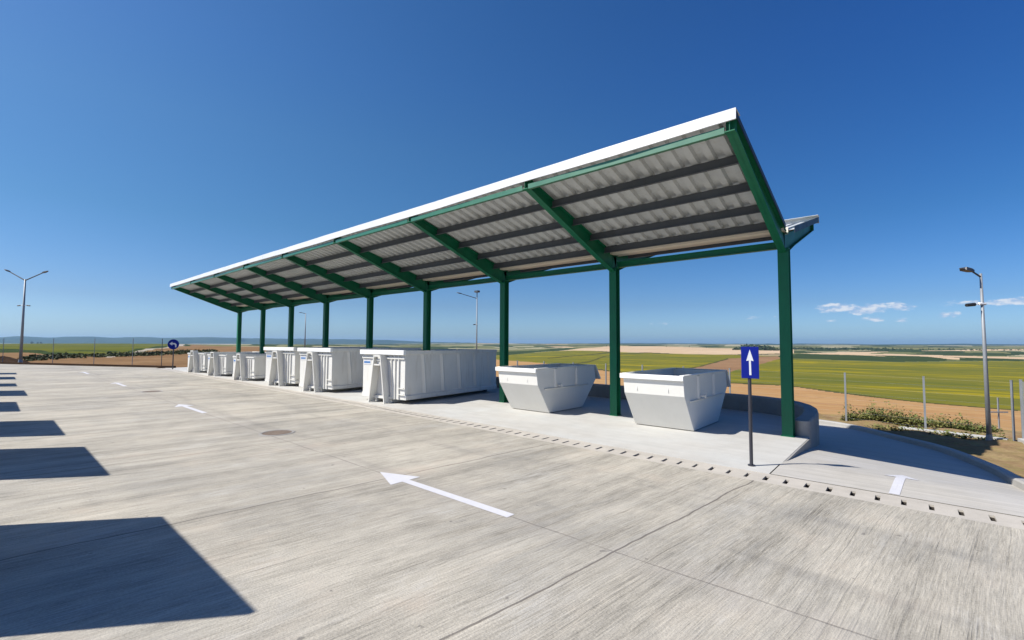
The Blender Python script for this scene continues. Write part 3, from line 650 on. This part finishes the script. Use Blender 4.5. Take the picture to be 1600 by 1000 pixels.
def street_lamp(label, loc, h, arms, cams, group, lean=(0, 0), rad=.075):
    t = thing('street_lamp', label, 'lamp', loc, 0, group)
    top = Vector((lean[0], lean[1], h))
    mb = MB(); mb.tube((0, 0, 0), tuple(top), rad, rad * .5, 14)
    p = mb.build('pole', M['galv'], t, smooth=True); 
    for q in p.data.polygons: q.use_smooth = len(q.vertices) == 4
    mb = MB(); mb.tube((0, 0, 0), (0, 0, .35), rad * 1.5, rad * 1.1, 12); mb.box(-.2, .2, -.2, .2, .0, .03); mb.build('base', M['galv'], p)
    for (ax, ay, az) in arms:
        d = Vector((ax, ay, az)); e = top + d
        mb = MB(); mb.tube(tuple(top - Vector((0, 0, .12))), tuple(e), rad * .42, rad * .36, 10); a = mb.build('arm', M['galvdark'], t)
        mb = MB(); lamp_head(mb, e - d.normalized() * .05, d, .44 if h < 7 else .62); mb.build('lamp_head', M['galvdark'], a)
    for (z, cx, cy) in cams:
        k = z / h; b = Vector((lean[0] * k, lean[1] * k, z)); d = Vector((cx, cy, 0)).normalized(); s = d.cross(Vector((0, 0, 1)))
        mb = MB(); e = b + d * math.hypot(cx, cy); mb.tube(tuple(b - d * .1), tuple(b + d * .12), .05, n=10); mb.tube(tuple(b), tuple(e - d * .1), .022, n=8)
        c = mb.build('camera_bracket', M['camera'], t)
        mb = MB(); mb.tube(tuple(e - d * .16 - Vector((0, 0, .02))), tuple(e + d * .12 - Vector((0, 0, .05))), .06, .055, 12); mb.build('camera', M['black'], c)
    return t
rr = Vector((r_.x, r_.y, 0)).normalized()
street_lamp('grey lamp post with one arm and a white camera beside the fence on the right', (1.95, 22.06, -1.13), 5.75, [tuple(-rr * .30 + Vector((0, 0, .08)))], [(4.72, -rr.x * .42, -rr.y * .42)], 'lamp posts around the yard', lean=(-.02, -.05), rad=.07)
street_lamp('tall lamp post with two arms at the left edge of the yard', (-66.3, 2.15, 0), 8.35, [tuple(-rr * 1.6 + Vector((0, 0, .75))), tuple(rr * 1.7 + Vector((0, 0, .65)))], [(5.75, -rr.x * .5, -rr.y * .5), (5.75, rr.x * .5, rr.y * .5)], 'lamp posts around the yard', rad=.13)
tl = street_lamp('lamp post with one long arm seen beyond the nearest tall container', (-38.6, 37.99, -1.9), 9.5, [tuple(-rr * 1.9 + Vector((0, 0, .45)))], [(6.3, -rr.x * .3, -rr.y * .3)], 'lamp posts around the yard', rad=.10)
mb = MB(); mb.tube((0, 0, 9.45), (0, 0, 10.1), .05, n=10); mb.box(-.28, .28, -.2, .2, 10.1, 10.32); mb.build('floodlight', M['galvdark'], tl)
street_lamp('small distant lamp post seen beyond the middle tall container', (-93.95, 42.87, -.6), 8.8, [tuple(-rr * .9 + Vector((0, 0, .1)))], [], 'lamp posts around the yard', rad=.13)

# ------------------------------------------------------------------ fences
def fence(label, posts, h, mat, wire_r, nw, loc, mesh_step=None, plinth=None, dark=(), w=.032):
    t = thing('wire_fence', label, 'fence', loc)
    for i, (x, y, z) in enumerate(posts):
        mb = MB(); mb.box(x - w, x + w, y - w, y + w, z - .2, z + h); mb.box(x - w - .004, x + w + .004, y - w - .004, y + w + .004, z + h, z + h + .02)
        mb.build('post', M['galvdark'] if i in dark else mat, t, origin=loc)
    for a, b in zip(posts[:-1], posts[1:]):
        a, b = Vector(a), Vector(b); mb = MB()
        for k in range(nw):
            zz = Vector((0, 0, .12 + (h - .18) * k / (nw - 1))); mb.tube(tuple(a + zz), tuple(b + zz), wire_r, n=3)
        if mesh_step:
            L = (b - a).length; m = int(L / mesh_step)
            for k in range(1, m):
                q = a.lerp(b, k / m); mb.tube(tuple(q + Vector((0, 0, .1))), tuple(q + Vector((0, 0, h - .05))), wire_r, n=3)
        mb.build('mesh_panel', mat, t, origin=loc)
    if plinth:
        mb = MB(); mb.sweep(plinth, [(-.14, -.6), (-.14, .0), (.14, .0), (.14, -.6)]); mb.build('plinth', M['slab'], t, origin=loc)
    return t
FZ = -1.02
fp = [(2.62, 23.0, FZ), (.40, 23.35, FZ), (-2.07, 23.95, FZ), (-4.4, 24.1, FZ), (-6.7, 24.1, FZ), (-9.0, 24.15, FZ), (-11.3, 24.15, FZ), (-13.6, 24.15, FZ), (-15.9, 24.15, FZ), (-18.2, 24.15, FZ), (-20.5, 24.15, FZ)]
fence('grey wire fence with thin posts behind the canopy and along the right verge', fp, 2.0, M['galv'], .0014, 8, (0, 23.5, FZ),
      plinth=[(2.42, 22.5, FZ + .09), (1.1, 22.75, FZ + .09), (-.35, 23.0, FZ + .09)])
fence('grey wire mesh fence turning towards the camera at the right edge', [(2.80, 22.7, FZ), (2.86, 21.0, FZ + .1), (3.0, 18.5, FZ + .2), (3.15, 16, FZ + .4)], 2.05, M['galv'], .004, 12, (2.9, 22, FZ), mesh_step=.06,
      plinth=[(2.80, 22.7, FZ + .12), (2.86, 21.0, FZ + .2), (3.0, 18.5, FZ + .3), (3.15, 16, FZ + .5)])
lf = [(-73.5, -1.8, 0), (-68.6, 1.0, 0), (-62.2, 4.12, 0), (-57.2, 6.5, 0), (-53.0, 8.6, 0), (-48.6, 9.85, 0)]
fence('thin wire fence with tall posts beyond the far left edge of the yard', lf, 2.42, M['galv'], .0015, 5, (-60, 5, 0), dark=(5,), w=.022)

# small cross-shaped marker in the field behind the fence
t = thing('marker_post', 'small grey cross-shaped marker post standing in the brown field behind the fence', 'marker', (2.80, 28.2, -1.45), R_(40))
MB().box(-.022, .022, -.02, .02, -.3, 1.42).build('upright', M['galv'], t); MB().box(-.36, .36, -.045, -.022, .79, .84).build('crossbar', M['galv'], t)

# stand-in screens added out of view to throw the row of yard shadows
def screen(x1, w, y, h, label):
    t = thing('steel_screen', label, 'screen', (x1 - w / 2, y, 0), 0, 'steel screens along the near side of the yard')
    MB().box(-w / 2, w / 2, -.03, .03, .0, h).build('panel', M['container'], t)
    for s in (-1, 1): 
        MB().box(s * (w / 2 - .25) - .05, s * (w / 2 - .25) + .05, -.16, -.032, 0, h - .2).build('support_post', M['green'], t)
SH = 3.4; ky_ = math.tan(math.pi / 2 - SUN_EL); sx_, sy_ = math.cos(SUN_AZ) * ky_, math.sin(SUN_AZ) * ky_
for k, (xr, w, ye) in enumerate(((-4.08, 3.07, 1.50), (-9.97, 3.07, 1.38), (-14.94, 3.06, 1.25), (-21.0, 3.4, .72), (-26.75, 3.0, 1.1), (-32.6, 2.4, .98), (-38.6, 2.8, 1.1), (-44.3, 2.2, 1.3))):
    screen(xr - sx_ * SH, w, ye - sy_ * SH, SH, ['tall white steel screen throwing the nearest shadow on the yard', 'tall white steel screen throwing the second shadow on the yard', 'tall white steel screen throwing the third shadow', 'tall white steel screen throwing the fourth shadow', 'tall white steel screen throwing the fifth shadow', 'tall white steel screen throwing the sixth shadow', 'tall white steel screen throwing the seventh shadow', 'tall white steel screen throwing the farthest shadow'][k])

# ------------------------------------------------------------------ open country: one polar sheet to the horizon, cut into its fields
LR = np.log(np.array([3, 20, 30, 60, 120, 250, 600, 1200, 2500, 5000, 9000, 25000.]))
ZL = np.array([-.5, -.5, -.5, -.5, -.6, -1.0, -2.5, -6, -14, -22, -30, -60.])
ZR = np.array([-1.5, -1.35, -1.5, -4.3, -7.3, -11, -17, -18.5, -13, -5, -6, -60.])
def tz(az, r):
    l = np.log(np.maximum(r, 3)); w = sstep(-62, -46, az)
    return np.interp(l, LR, ZL) * (1 - w) + np.interp(l, LR, ZR) * w
# field outlines: (bearing in degrees, distance in metres) from the yard
FIELDS = {
 'sunflower': [
   [(-49.0, 632.1), (-45.82, 583.3), (-42.62, 483.8), (-39.16, 408.0), (-33.03, 270.1), (-28.98, 213.5), (-27.61, 192.3), (-24.25, 168.6), (-21.0, 149.7), (-15.82, 130.2), (-13.22, 127.3), (-10.75, 125.0), (-6.59, 104.3), (-3.88, 96.74), (-1.35, 90.45), (1.0, 85.39), (3.09, 83.07), (5.03, 81.2), (6.85, 79.75), (8.71, 76.75), (10.43, 74.12), (10.51, 193.7), (10.6, 873.9), (8.99, 829.0), (7.27, 785.4), (5.79, 746.8), (4.22, 711.0), (2.55, 676.9), (0.79, 645.2), (-1.08, 614.2), (-3.64, 621.6), (-6.39, 630.6), (-9.33, 642.8), (-10.8, 724.8), (-13.29, 797.8), (-15.9, 894.0), (-20.47, 901.6), (-24.59, 957.3), (-28.97, 981.7), (-33.42, 1254.0), (-37.32, 1009.0), (-41.25, 831.0), (-45.15, 822.0), (-49.0, 758.6)] ,
 ],
 'harvested': [
   [(-49.0, 632.1), (-45.82, 583.3), (-42.62, 483.8), (-39.16, 408.0), (-33.03, 270.1), (-28.98, 213.5), (-27.61, 192.3), (-24.25, 168.6), (-21.0, 149.7), (-15.82, 130.2), (-13.22, 127.3), (-10.75, 125.0), (-6.59, 104.3), (-3.88, 96.74), (-1.35, 90.45), (1.0, 85.39), (3.09, 83.07), (5.03, 81.2), (6.85, 79.75), (8.71, 76.75), (10.43, 74.12), (10.36, 27.1), (10.28, 20.94), (10.21, 18.0), (10.13, 18.0), (10.06, 18.0), (9.99, 18.0), (8.71, 18.0), (7.36, 18.0), (5.94, 18.0), (4.43, 18.0), (2.85, 18.0), (1.17, 18.0), (-0.6, 18.0), (-2.47, 18.0), (-4.45, 18.0), (-6.53, 18.0), (-8.71, 18.0), (-11.01, 18.0), (-13.42, 18.0), (-15.94, 18.0), (-18.57, 18.0), (-21.31, 18.0), (-24.14, 18.0), (-27.05, 18.0), (-30.05, 18.0), (-33.1, 18.0), (-36.2, 18.0), (-39.33, 18.0), (-42.47, 18.0), (-45.6, 18.0), (-48.7, 18.0), (-48.74, 18.0), (-48.78, 18.0), (-48.81, 18.0), (-48.85, 18.0), (-48.89, 18.0), (-48.93, 24.09), (-48.96, 86.53)] ,
 ],
 'ploughed': [
   [(-22.42, 211.5), (-19.23, 293.4), (-15.58, 586.8), (-10.68, 784.5), (-10.63, 630.6), (-12.46, 419.4), (-15.41, 233.3), (-18.22, 186.0), (-22.43, 152.0)] ,
 ],
 'track': [
   [(-36.6, 563.4), (-33.02, 697.5), (-28.97, 990.0), (-28.89, 921.3), (-33.02, 643.6), (-36.52, 528.1)] ,
   [(-34.61, 323.7), (-31.46, 427.6), (-28.89, 717.0), (-28.89, 678.5), (-31.46, 391.7), (-34.61, 298.0)] ,
   [(-10.74, 128.4), (-6.59, 107.1), (-3.88, 99.08), (-1.35, 92.43), (1.0, 86.94), (3.09, 84.78), (5.03, 82.97), (6.85, 81.49), (6.85, 79.18), (5.03, 80.52), (3.08, 82.08), (1.0, 84.17), (-1.35, 89.37), (-3.88, 95.58), (-6.59, 103.2), (-10.75, 123.1)] ,
   [(-15.82, 132.5), (-13.22, 130.6), (-10.74, 129.2), (-10.75, 121.1), (-13.22, 123.3), (-15.82, 125.9)] ,
   [(-31.07, 247.4), (-28.91, 217.9), (-28.91, 207.2), (-31.07, 227.8)] ,
   [(-22.42, 215.6), (-19.23, 302.7), (-15.58, 609.1), (-15.58, 568.8), (-19.23, 281.7), (-22.42, 203.5)] ,
   [(-27.74, 862.4), (-24.59, 1007.0), (-22.03, 948.2), (-22.04, 898.3), (-24.59, 936.9), (-27.74, 809.3)] ,
 ],
 'tan': [
   [(-36.2, 1102.0), (-32.63, 1499.0), (-29.5, 2085.0), (-25.32, 2314.0), (-21.67, 2230.0), (-18.17, 2161.0), (-15.05, 2083.0), (-12.1, 2019.0), (-9.3, 1966.0), (-9.31, 1131.0), (-12.5, 1012.0), (-15.9, 911.4), (-20.47, 925.7), (-24.59, 978.2), (-28.97, 1027.0), (-33.42, 1271.0)] ,
   [(-8.79, 1142.0), (-5.95, 1335.0), (-3.42, 1370.0), (-1.05, 1409.0), (1.3, 1377.0), (3.48, 1352.0), (5.45, 1319.0), (7.29, 1292.0), (9.01, 1281.0), (10.61, 1272.0), (10.61, 1136.0), (9.0, 1096.0), (7.29, 1056.0), (5.44, 907.0), (3.46, 787.3), (0.9, 777.0), (-1.07, 819.1), (-4.37, 1012.0), (-6.52, 1070.0)] ,
   [(0.93, 1799.0), (2.66, 1841.0), (4.3, 1883.0), (5.84, 1926.0), (7.31, 1971.0), (7.31, 2306.0), (5.85, 2209.0), (4.3, 2118.0), (2.66, 2028.0), (0.93, 1945.0)] ,
 ],
 'hedge': [
   [(-10.68, 829.0), (-8.79, 1102.0), (-6.52, 1042.0), (-4.37, 993.6), (-1.07, 803.5), (0.9, 765.9), (2.63, 700.0), (0.83, 663.2), (-1.08, 629.1), (-3.64, 635.2), (-6.38, 643.6), (-9.33, 654.5), (-10.68, 725.6)] ,
   [(-3.0, 1074.0), (-0.45, 1172.0), (0.91, 959.6), (3.25, 733.5), (0.9, 687.5), (-1.64, 851.1)] ,
   [(0.47, 1215.0), (1.79, 1157.0), (4.27, 902.7), (3.47, 884.4)] ,
   [(3.47, 871.8), (5.82, 988.8), (7.28, 977.0), (7.28, 794.9), (5.43, 757.7), (3.46, 722.2)] ,
   [(-41.26, 1254.0), (-36.2, 1367.0), (-33.42, 1438.0), (-36.2, 1102.0), (-41.25, 842.0), (-45.15, 827.0), (-49.0, 758.6), (-49.01, 1021.0), (-45.15, 1177.0)] ,
 ],
 'lightfar': [
   [(-7.59, 1512.0), (-5.14, 1705.0), (-2.83, 1947.0), (-2.83, 1793.0), (-6.49, 1465.0)] ,
   [(-41.26, 1698.0), (-36.2, 1636.0), (-33.81, 1771.0), (-34.6, 1543.0), (-37.92, 1487.0), (-41.26, 1438.0), (-45.15, 1472.0), (-49.01, 1469.0), (-49.01, 1686.0), (-45.15, 1709.0)] ,
 ],
 'greenleft': [
   [(-91.41, 4552.0), (-89.37, 4933.0), (-87.52, 4805.0), (-85.55, 4674.0), (-83.43, 5697.0), (-81.16, 7146.0), (-78.11, 8362.0), (-77.17, 2449.0), (-78.31, 558.0), (-81.13, 156.1), (-82.95, 117.9), (-84.25, 123.1), (-85.92, 133.6), (-87.87, 171.0), (-89.34, 201.3), (-91.39, 224.0)] ,
 ],
 'grassline': [
   [(-91.4, 275.0), (-89.35, 306.3), (-87.12, 219.2), (-85.52, 154.6), (-83.39, 136.7), (-82.72, 120.5), (-83.39, 113.3), (-85.71, 125.9), (-87.11, 148.8), (-89.34, 180.9), (-91.39, 193.7)] ,
   [(-85.53, 234.4), (-83.41, 209.7), (-81.83, 182.2), (-81.83, 169.0), (-83.4, 188.7), (-85.53, 213.2)] ,
   [(-82.72, 120.5), (-81.13, 174.1), (-78.1, 1086.0), (-78.1, 522.4), (-81.12, 150.8), (-82.41, 114.6)] ,
 ],
 'path': [
   [(-82.94, 101.5), (-81.12, 136.7), (-78.1, 522.4), (-76.11, 7819.0), (-73.9, 9715.0), (-71.57, 5489.0), (-73.9, 3607.0), (-76.11, 2457.0), (-77.43, 450.2), (-80.88, 120.9), (-82.26, 100.5)] ,
 ],
 'brownleft': [
   [(-91.39, 207.9), (-89.34, 180.9), (-87.11, 148.8), (-85.71, 125.9), (-83.39, 113.3), (-82.94, 103.5), (-82.04, 104.5), (-80.41, 135.5), (-77.58, 450.7), (-76.11, 1084.0), (-73.89, 957.3), (-71.56, 816.1), (-68.8, 519.9), (-65.89, 437.9), (-62.84, 370.7), (-59.65, 425.5), (-59.57, 37.41), (-59.5, 19.86), (-62.42, 19.79), (-65.23, 20.17), (-67.91, 20.59), (-70.48, 21.06), (-72.92, 21.55), (-75.24, 22.1), (-77.44, 22.66), (-79.52, 23.27), (-81.49, 23.89), (-83.35, 24.56), (-85.1, 25.24), (-86.76, 25.92), (-88.32, 26.64), (-89.8, 27.36), (-91.2, 28.12), (-91.29, 48.65)] ,
 ],
}

def inpoly(px, py, poly):
    ins = np.zeros(px.shape, bool); n = len(poly)
    for i in range(n):
        x0, y0 = poly[i]; x1, y1 = poly[(i + 1) % n]
        if y0 == y1: continue
        c = ((y0 > py) != (y1 > py)); ins ^= c & (px < (x1 - x0) * (py - y0) / (y1 - y0) + x0)
    return ins
AZ = np.concatenate([np.arange(-180, -94, 4), np.arange(-94, 12, .12), np.arange(12, 181, 4)])
AZ[-1] = 180
RR = np.concatenate([np.array([2, 8, 14]), np.arange(18, 100, 1.0), np.exp(np.linspace(math.log(100), math.log(3000), 150)), np.exp(np.linspace(math.log(3200), math.log(11800), 22))])
GA, GR = np.meshgrid(AZ, RR)
GX, GY = GR * np.sin(np.radians(GA)), GR * np.cos(np.radians(GA)); GZ = tz(GA, GR)
low = (GY < 24.0) & (GX > -47.5) & (GX < 32) | inpoly(GX, GY, [(-46, 10.6), (-66, 1.2), (-112, -21), (-112, -62), (32, -62), (32, 12)])
GZ = np.where(low, -1.9, GZ)
GZ = GZ + np.where(low, 0, 1) * ((np.sin(GX * .0105 + 1.3) * np.sin(GY * .0082 + .4) * 1.6 + np.sin(GX * .0043 + GY * .003) * 2.2) * sstep(250, 700, GR) * (1 - sstep(6000, 9000, GR)) + np.sin(GX * .11) * np.sin(GY * .09 + 1) * .18 * sstep(40, 120, GR))
ca = (GA[:-1, :-1] + GA[1:, 1:]) / 2; cr = np.log((GR[:-1, :-1] + GR[1:, 1:]) / 2)
cls = np.full(ca.shape, 'pasture', dtype=object)
for nm in ('pasture', 'lightfar', 'brownleft', 'greenleft', 'path', 'grassline', 'harvested', 'sunflower', 'ploughed', 'tan', 'hedge', 'track'):
    for poly in FIELDS.get(nm, []):
        cls[inpoly(ca, cr, [(a, math.log(r)) for a, r in poly])] = nm
# beyond the named fields: a patchwork of distant strips
pu = ca + 1.2 * np.sin(cr * 9 + ca * .15); pv_ = cr * 1.0 + .03 * np.sin(ca * .9)
ci, cj = np.floor(pu / 2.7 + np.floor(pv_ / .16) * .37).astype(int), np.floor(pv_ / .16).astype(int)
hsh = (np.sin(ci * 12.9898 + cj * 78.233) * 43758.5453) % 1.0
far_ = (cls == 'pasture') & (cr > math.log(850))
cls[far_ & (hsh < .22)] = 'lightfar'; cls[far_ & (hsh > .68)] = 'hedge'; cls[far_ & (hsh > .60) & (hsh < .64)] = 'tan'
na = len(AZ); idx = np.arange(GA.size).reshape(GA.shape)
Q = np.stack([idx[:-1, :-1], idx[:-1, 1:], idx[1:, 1:], idx[1:, :-1]], -1)
V = np.stack([GX.ravel(), GY.ravel(), GZ.ravel()], -1)
TN = dict(pasture=('open_country', 'pasture'), lightfar=('pale_far_field', 'lightfar'), brownleft=('brown_field', 'brownleft'), greenleft=('green_field', 'greenleft'), path=('gravel_track', 'path'), grassline=('grass_bank', 'hedge'),
          harvested=('harvested_field', 'harvested'), sunflower=('sunflower_field', 'sunflower'), ploughed=('ploughed_field', 'ploughed'), tan=('wheat_field', 'tan'), hedge=('dark_crop_strip', 'hedge'), track=('field_margin', 'track'))
def mesh_np(name, V, Q, mat, smooth=True):
    u, inv = np.unique(Q.ravel(), return_inverse=True); me = bpy.data.meshes.new(name); k = Q.shape[1]
    me.vertices.add(len(u)); me.vertices.foreach_set('co', V[u].astype(np.float32).ravel())
    me.loops.add(len(inv)); me.loops.foreach_set('vertex_index', inv.astype(np.int32))
    me.polygons.add(len(Q)); me.polygons.foreach_set('loop_start', np.arange(0, len(inv), k, dtype=np.int32)); me.polygons.foreach_set('loop_total', np.full(len(Q), k, dtype=np.int32))
    me.polygons.foreach_set('use_smooth', np.full(len(Q), smooth)); me.update(calc_edges=True); me.validate(); me.materials.append(getattr(mat, 'm', mat))
    o = bpy.data.objects.new(name, me); col.objects.link(o); return o
for nm, (on, mt) in TN.items():
    sel = cls == nm
    if sel.any(): tag(mesh_np(on, V, Q[sel][:, ::-1], M[mt]), kind='structure')

# far blue hills: a real ridge nine kilometres off
RIDGE = [(-120, 60), (-105, 55), (-96, 44), (-91.4, 44), (-89.4, 49), (-88.5, 66), (-86.4, 48), (-85.4, 66), (-83.6, 72), (-82.2, 56), (-80.4, 72), (-78.1, 62), (-76.1, 72), (-74.4, 79), (-71.6, 66), (-66.2, 60), (-62.2, 62), (-61.1, 61), (-56.3, 51), (-52, 20), (-47.8, 8), (-43.7, -2), (-38.6, -10), (-33, 2), (-25, 12), (-15, 4), (-8, 14), (-2, 6), (4, 16), (12, 8), (30, 20)]
ra = np.arange(-120, 30, .2); rh = np.interp(ra, [a for a, _ in RIDGE], [h for _, h in RIDGE])
rh = np.convolve(np.pad(rh, 2, 'edge'), np.ones(5) / 5, 'valid') + np.interp(ra, np.arange(-120, 31, .7), rng.normal(0, 2.0, len(np.arange(-120, 31, .7))))
prof = [(6800, 0.0), (7400, .18), (8000, .45), (8500, .75), (9000, 1.0), (9600, .8), (11000, 0.0)]
HV = []; 
for d, k in prof:
    base = -34
    wob = np.interp(ra, np.arange(-120, 31, 2.1), rng.normal(0, 160, len(np.arange(-120, 31, 2.1)))) if 0 < k < 1 else 0
    rr_ = d + wob; HV.append(np.stack([rr_ * np.sin(np.radians(ra)), rr_ * np.cos(np.radians(ra)), base + (rh - base) * k], -1))
HV = np.concatenate(HV); nn = len(ra); ii = np.arange(len(prof) * nn).reshape(len(prof), nn)
HQ = np.stack([ii[:-1, :-1], ii[:-1, 1:], ii[1:, 1:], ii[1:, :-1]], -1).reshape(-1, 4)
tag(mesh_np('hills', HV, HQ[:, ::-1], M['hills']), kind='structure')

# ------------------------------------------------------------------ vegetation
def leaf_cloud(mb, c, rad, n, size, squash=1.0):
    for _ in range(n):
        d = Vector(rng.normal(0, 1, 3)).normalized() * (rng.random() ** .45); p = Vector((c[0] + d.x * rad, c[1] + d.y * rad, c[2] + d.z * rad * squash))
        a = Vector(rng.normal(0, 1, 3)).normalized() * size * (.6 + .8 * rng.random()); b = a.orthogonal().normalized() * a.length * .6
        b.rotate(Matrix.Rotation(rng.random() * 6.28, 3, a.normalized()))
        mb.add([p - a, p + b * .8, p + a, p - b * .8], [(0, 1, 2, 3)])
def far_tree(az, r, h, label):
    x, y = r * math.sin(R_(az)), r * math.cos(R_(az)); z = float(tz(np.array(az), np.array(float(r))))
    t = thing('tree', label, 'tree', (x, y, z - .3), 0, 'tiny far trees on the skyline')
    mb = MB(); mb.tube((0, 0, 0), (0, 0, h * .55), h * .04, h * .02, 6); mb.build('trunk', M['bark'], t)
    mb = MB()
    for k in range(6): leaf_cloud(mb, (rng.normal(0, h * .16), rng.normal(0, h * .16), h * (.45 + .09 * k)), h * .22, 40, h * .06)
    mb.build('crown', M['tree'], t)
for az, r, h, lb in ((-29.3, 2140, 9, 'leftmost of three close tiny trees on the pale hill between the columns'), (-28.95, 2146, 7.5, 'middle of three close tiny trees on the pale hill between the columns'), (-28.5, 2128, 6, 'rightmost of three close tiny trees on the pale hill between the columns'),
                     (-22.3, 2159, 8, 'tiny lone tree on the pale hill above the second skip'), (-19.75, 2146, 8, 'tiny lone tree on the pale skyline left of the blue arrow sign'), (-17.9, 2026, 7, 'tiny tree on the skyline right beside the blue arrow sign'),
                     (-87.5, 3300, 17, 'leftmost of three tiny far trees beside the lamp post with two arms'), (-87.2, 3300, 14, 'middle of three tiny far trees beside the lamp post with two arms'), (-87.0, 3300, 15, 'rightmost of three tiny far trees beside the lamp post with two arms')):
    far_tree(az, r, h, lb)
mb = MB()
def wood(az0, az1, r0, r1, hgt, n):
    for _ in range(n):
        a = az0 + (az1 - az0) * rng.random(); r = r0 + (r1 - r0) * rng.random(); hh = hgt(a) * (.7 + .5 * rng.random())
        x, y = r * math.sin(R_(a)), r * math.cos(R_(a)); z = float(tz(np.array(a), np.array(r)))
        leaf_cloud(mb, (x, y, z + hh * .5), hh * .6, 14, hh * .28)
wood(-15.2, -10.2, 1480, 1640, lambda a: 15 * max(.3, 1 - ((a + 13) / 2.7) ** 2), 170)
wood(-10.5, -1, 1750, 1900, lambda a: 6.5, 200)
wood(-1, 9, 1900, 2100, lambda a: 5, 90)
tag(mb.build('far_wood', M['tree']), 'dark far-off wood on the right skyline beyond the wheat field', 'wood', kind='stuff')
# weeds along the fence
mb = MB()
def weed(x, y, z, h):
    for _ in range(int(7 + 22 * h)):
        a = rng.random() * 6.28; t = rng.random(); q = Vector((x + rng.normal(0, .05 + .10 * h), y + rng.normal(0, .10), z + h * t)); l = .045 + .08 * rng.random()
        d = Vector((math.cos(a), math.sin(a), rng.normal(.3, .5))).normalized() * l; s_ = d.cross(Vector((0, 0, 1))).normalized() * l * .35
        mb.add([q - d * .2, q + d * .45 + s_, q + d, q + d * .45 - s_], [(0, 1, 2, 3)])
    mb.tube((x, y, z - .05), (x + rng.normal(0, .04), y, z + h * .95), .006, .003, 3)
for _ in range(800):
    x = rng.uniform(-2.3, 2.4); k = math.exp(-((x + .75) / 1.0) ** 2); y = 24.15 + abs(rng.normal(0, .9)) + .0 * x
    h = (.22 + .22 * k * (.4 + .6 * math.sin(x * 5.3 + 1) ** 2)) * rng.lognormal(0, .42)
    if rng.random() < .62 + .38 * k: weed(x, y, -1.08 - (y - 24) * .05, h)
for x, h in ((-2.05, 1.0), (-1.95, .75), (.95, .62), (1.45, .72), (1.62, .5), (2.2, .45), (-1.2, .8)): weed(x, 24.3, -1.1, h); weed(x + .05, 24.32, -1.1, h * .8)
for _ in range(150):
    a = rng.uniform(0, 1); weed(-1.2 + 3.6 * rng.random(), 22.2 + 1.0 * rng.random(), -1.05, rng.uniform(.05, .16))
tag(mb.build('weeds', M['weed']), 'green weeds growing along the wire fence behind the kerb', 'weeds', kind='stuff')
# low scrub along the track on the left
mb = MB()
for _ in range(420):
    a = rng.uniform(-88, -74); r = np.interp(a, [-88, -80, -74], [95, 118, 150]) * rng.uniform(.92, 1.12); x, y = r * math.sin(R_(a)), r * math.cos(R_(a))
    leaf_cloud(mb, (x, y, -.45), rng.uniform(.4, 1.1), 10, .28, .6)
tag(mb.build('scrub', M['scrub']), 'low green scrub along the edge of the far green field on the left', 'scrub', kind='stuff')
# dark heap of soil at the left edge
mb = MB(); cs_ = []
for j in range(7):
    for i in range(14):
        a = 2 * math.pi * i / 14; rad = 2.6 * (1 - j / 6.5); mb.v.append((rad * 1.5 * math.cos(a) + rng.normal(0, .06), rad * math.sin(a) + rng.normal(0, .06), .95 * (j / 6) ** .8 + rng.normal(0, .03)))
for j in range(6):
    for i in range(14): mb.f.append((j * 14 + i, j * 14 + (i + 1) % 14, (j + 1) * 14 + (i + 1) % 14, (j + 1) * 14 + i))
mb.f.append(tuple(6 * 14 + i for i in range(14)))
o = mb.build('soil_heap', M['darksoil'], smooth=True); o.location = (-71.5, .9, -.35); tag(o, 'low heap of dark soil beyond the yard at the left edge', 'heap')

# ------------------------------------------------------------------ haze
if HAZE:
    me = bpy.data.meshes.new('haze'); bx = MB().box(-12500, 12500, -12500, 12500, -45, 92); me.from_pydata(bx.v, [], bx.f); me.update()
    hm = bpy.data.materials.new('haze_air'); hm.use_nodes = True; nt = hm.node_tree; nt.nodes.clear()
    ho = nt.nodes.new('ShaderNodeOutputMaterial'); pv = nt.nodes.new('ShaderNodeVolumePrincipled'); pv.inputs['Density'].default_value = HAZE; pv.inputs['Color'].default_value = (.42, .68, 1.0, 1); pv.inputs['Anisotropy'].default_value = .2
    nt.links.new(pv.outputs[0], ho.inputs['Volume']); me.materials.append(hm)
    hz = bpy.data.objects.new('haze', me); col.objects.link(hz); tag(hz, kind='stuff')
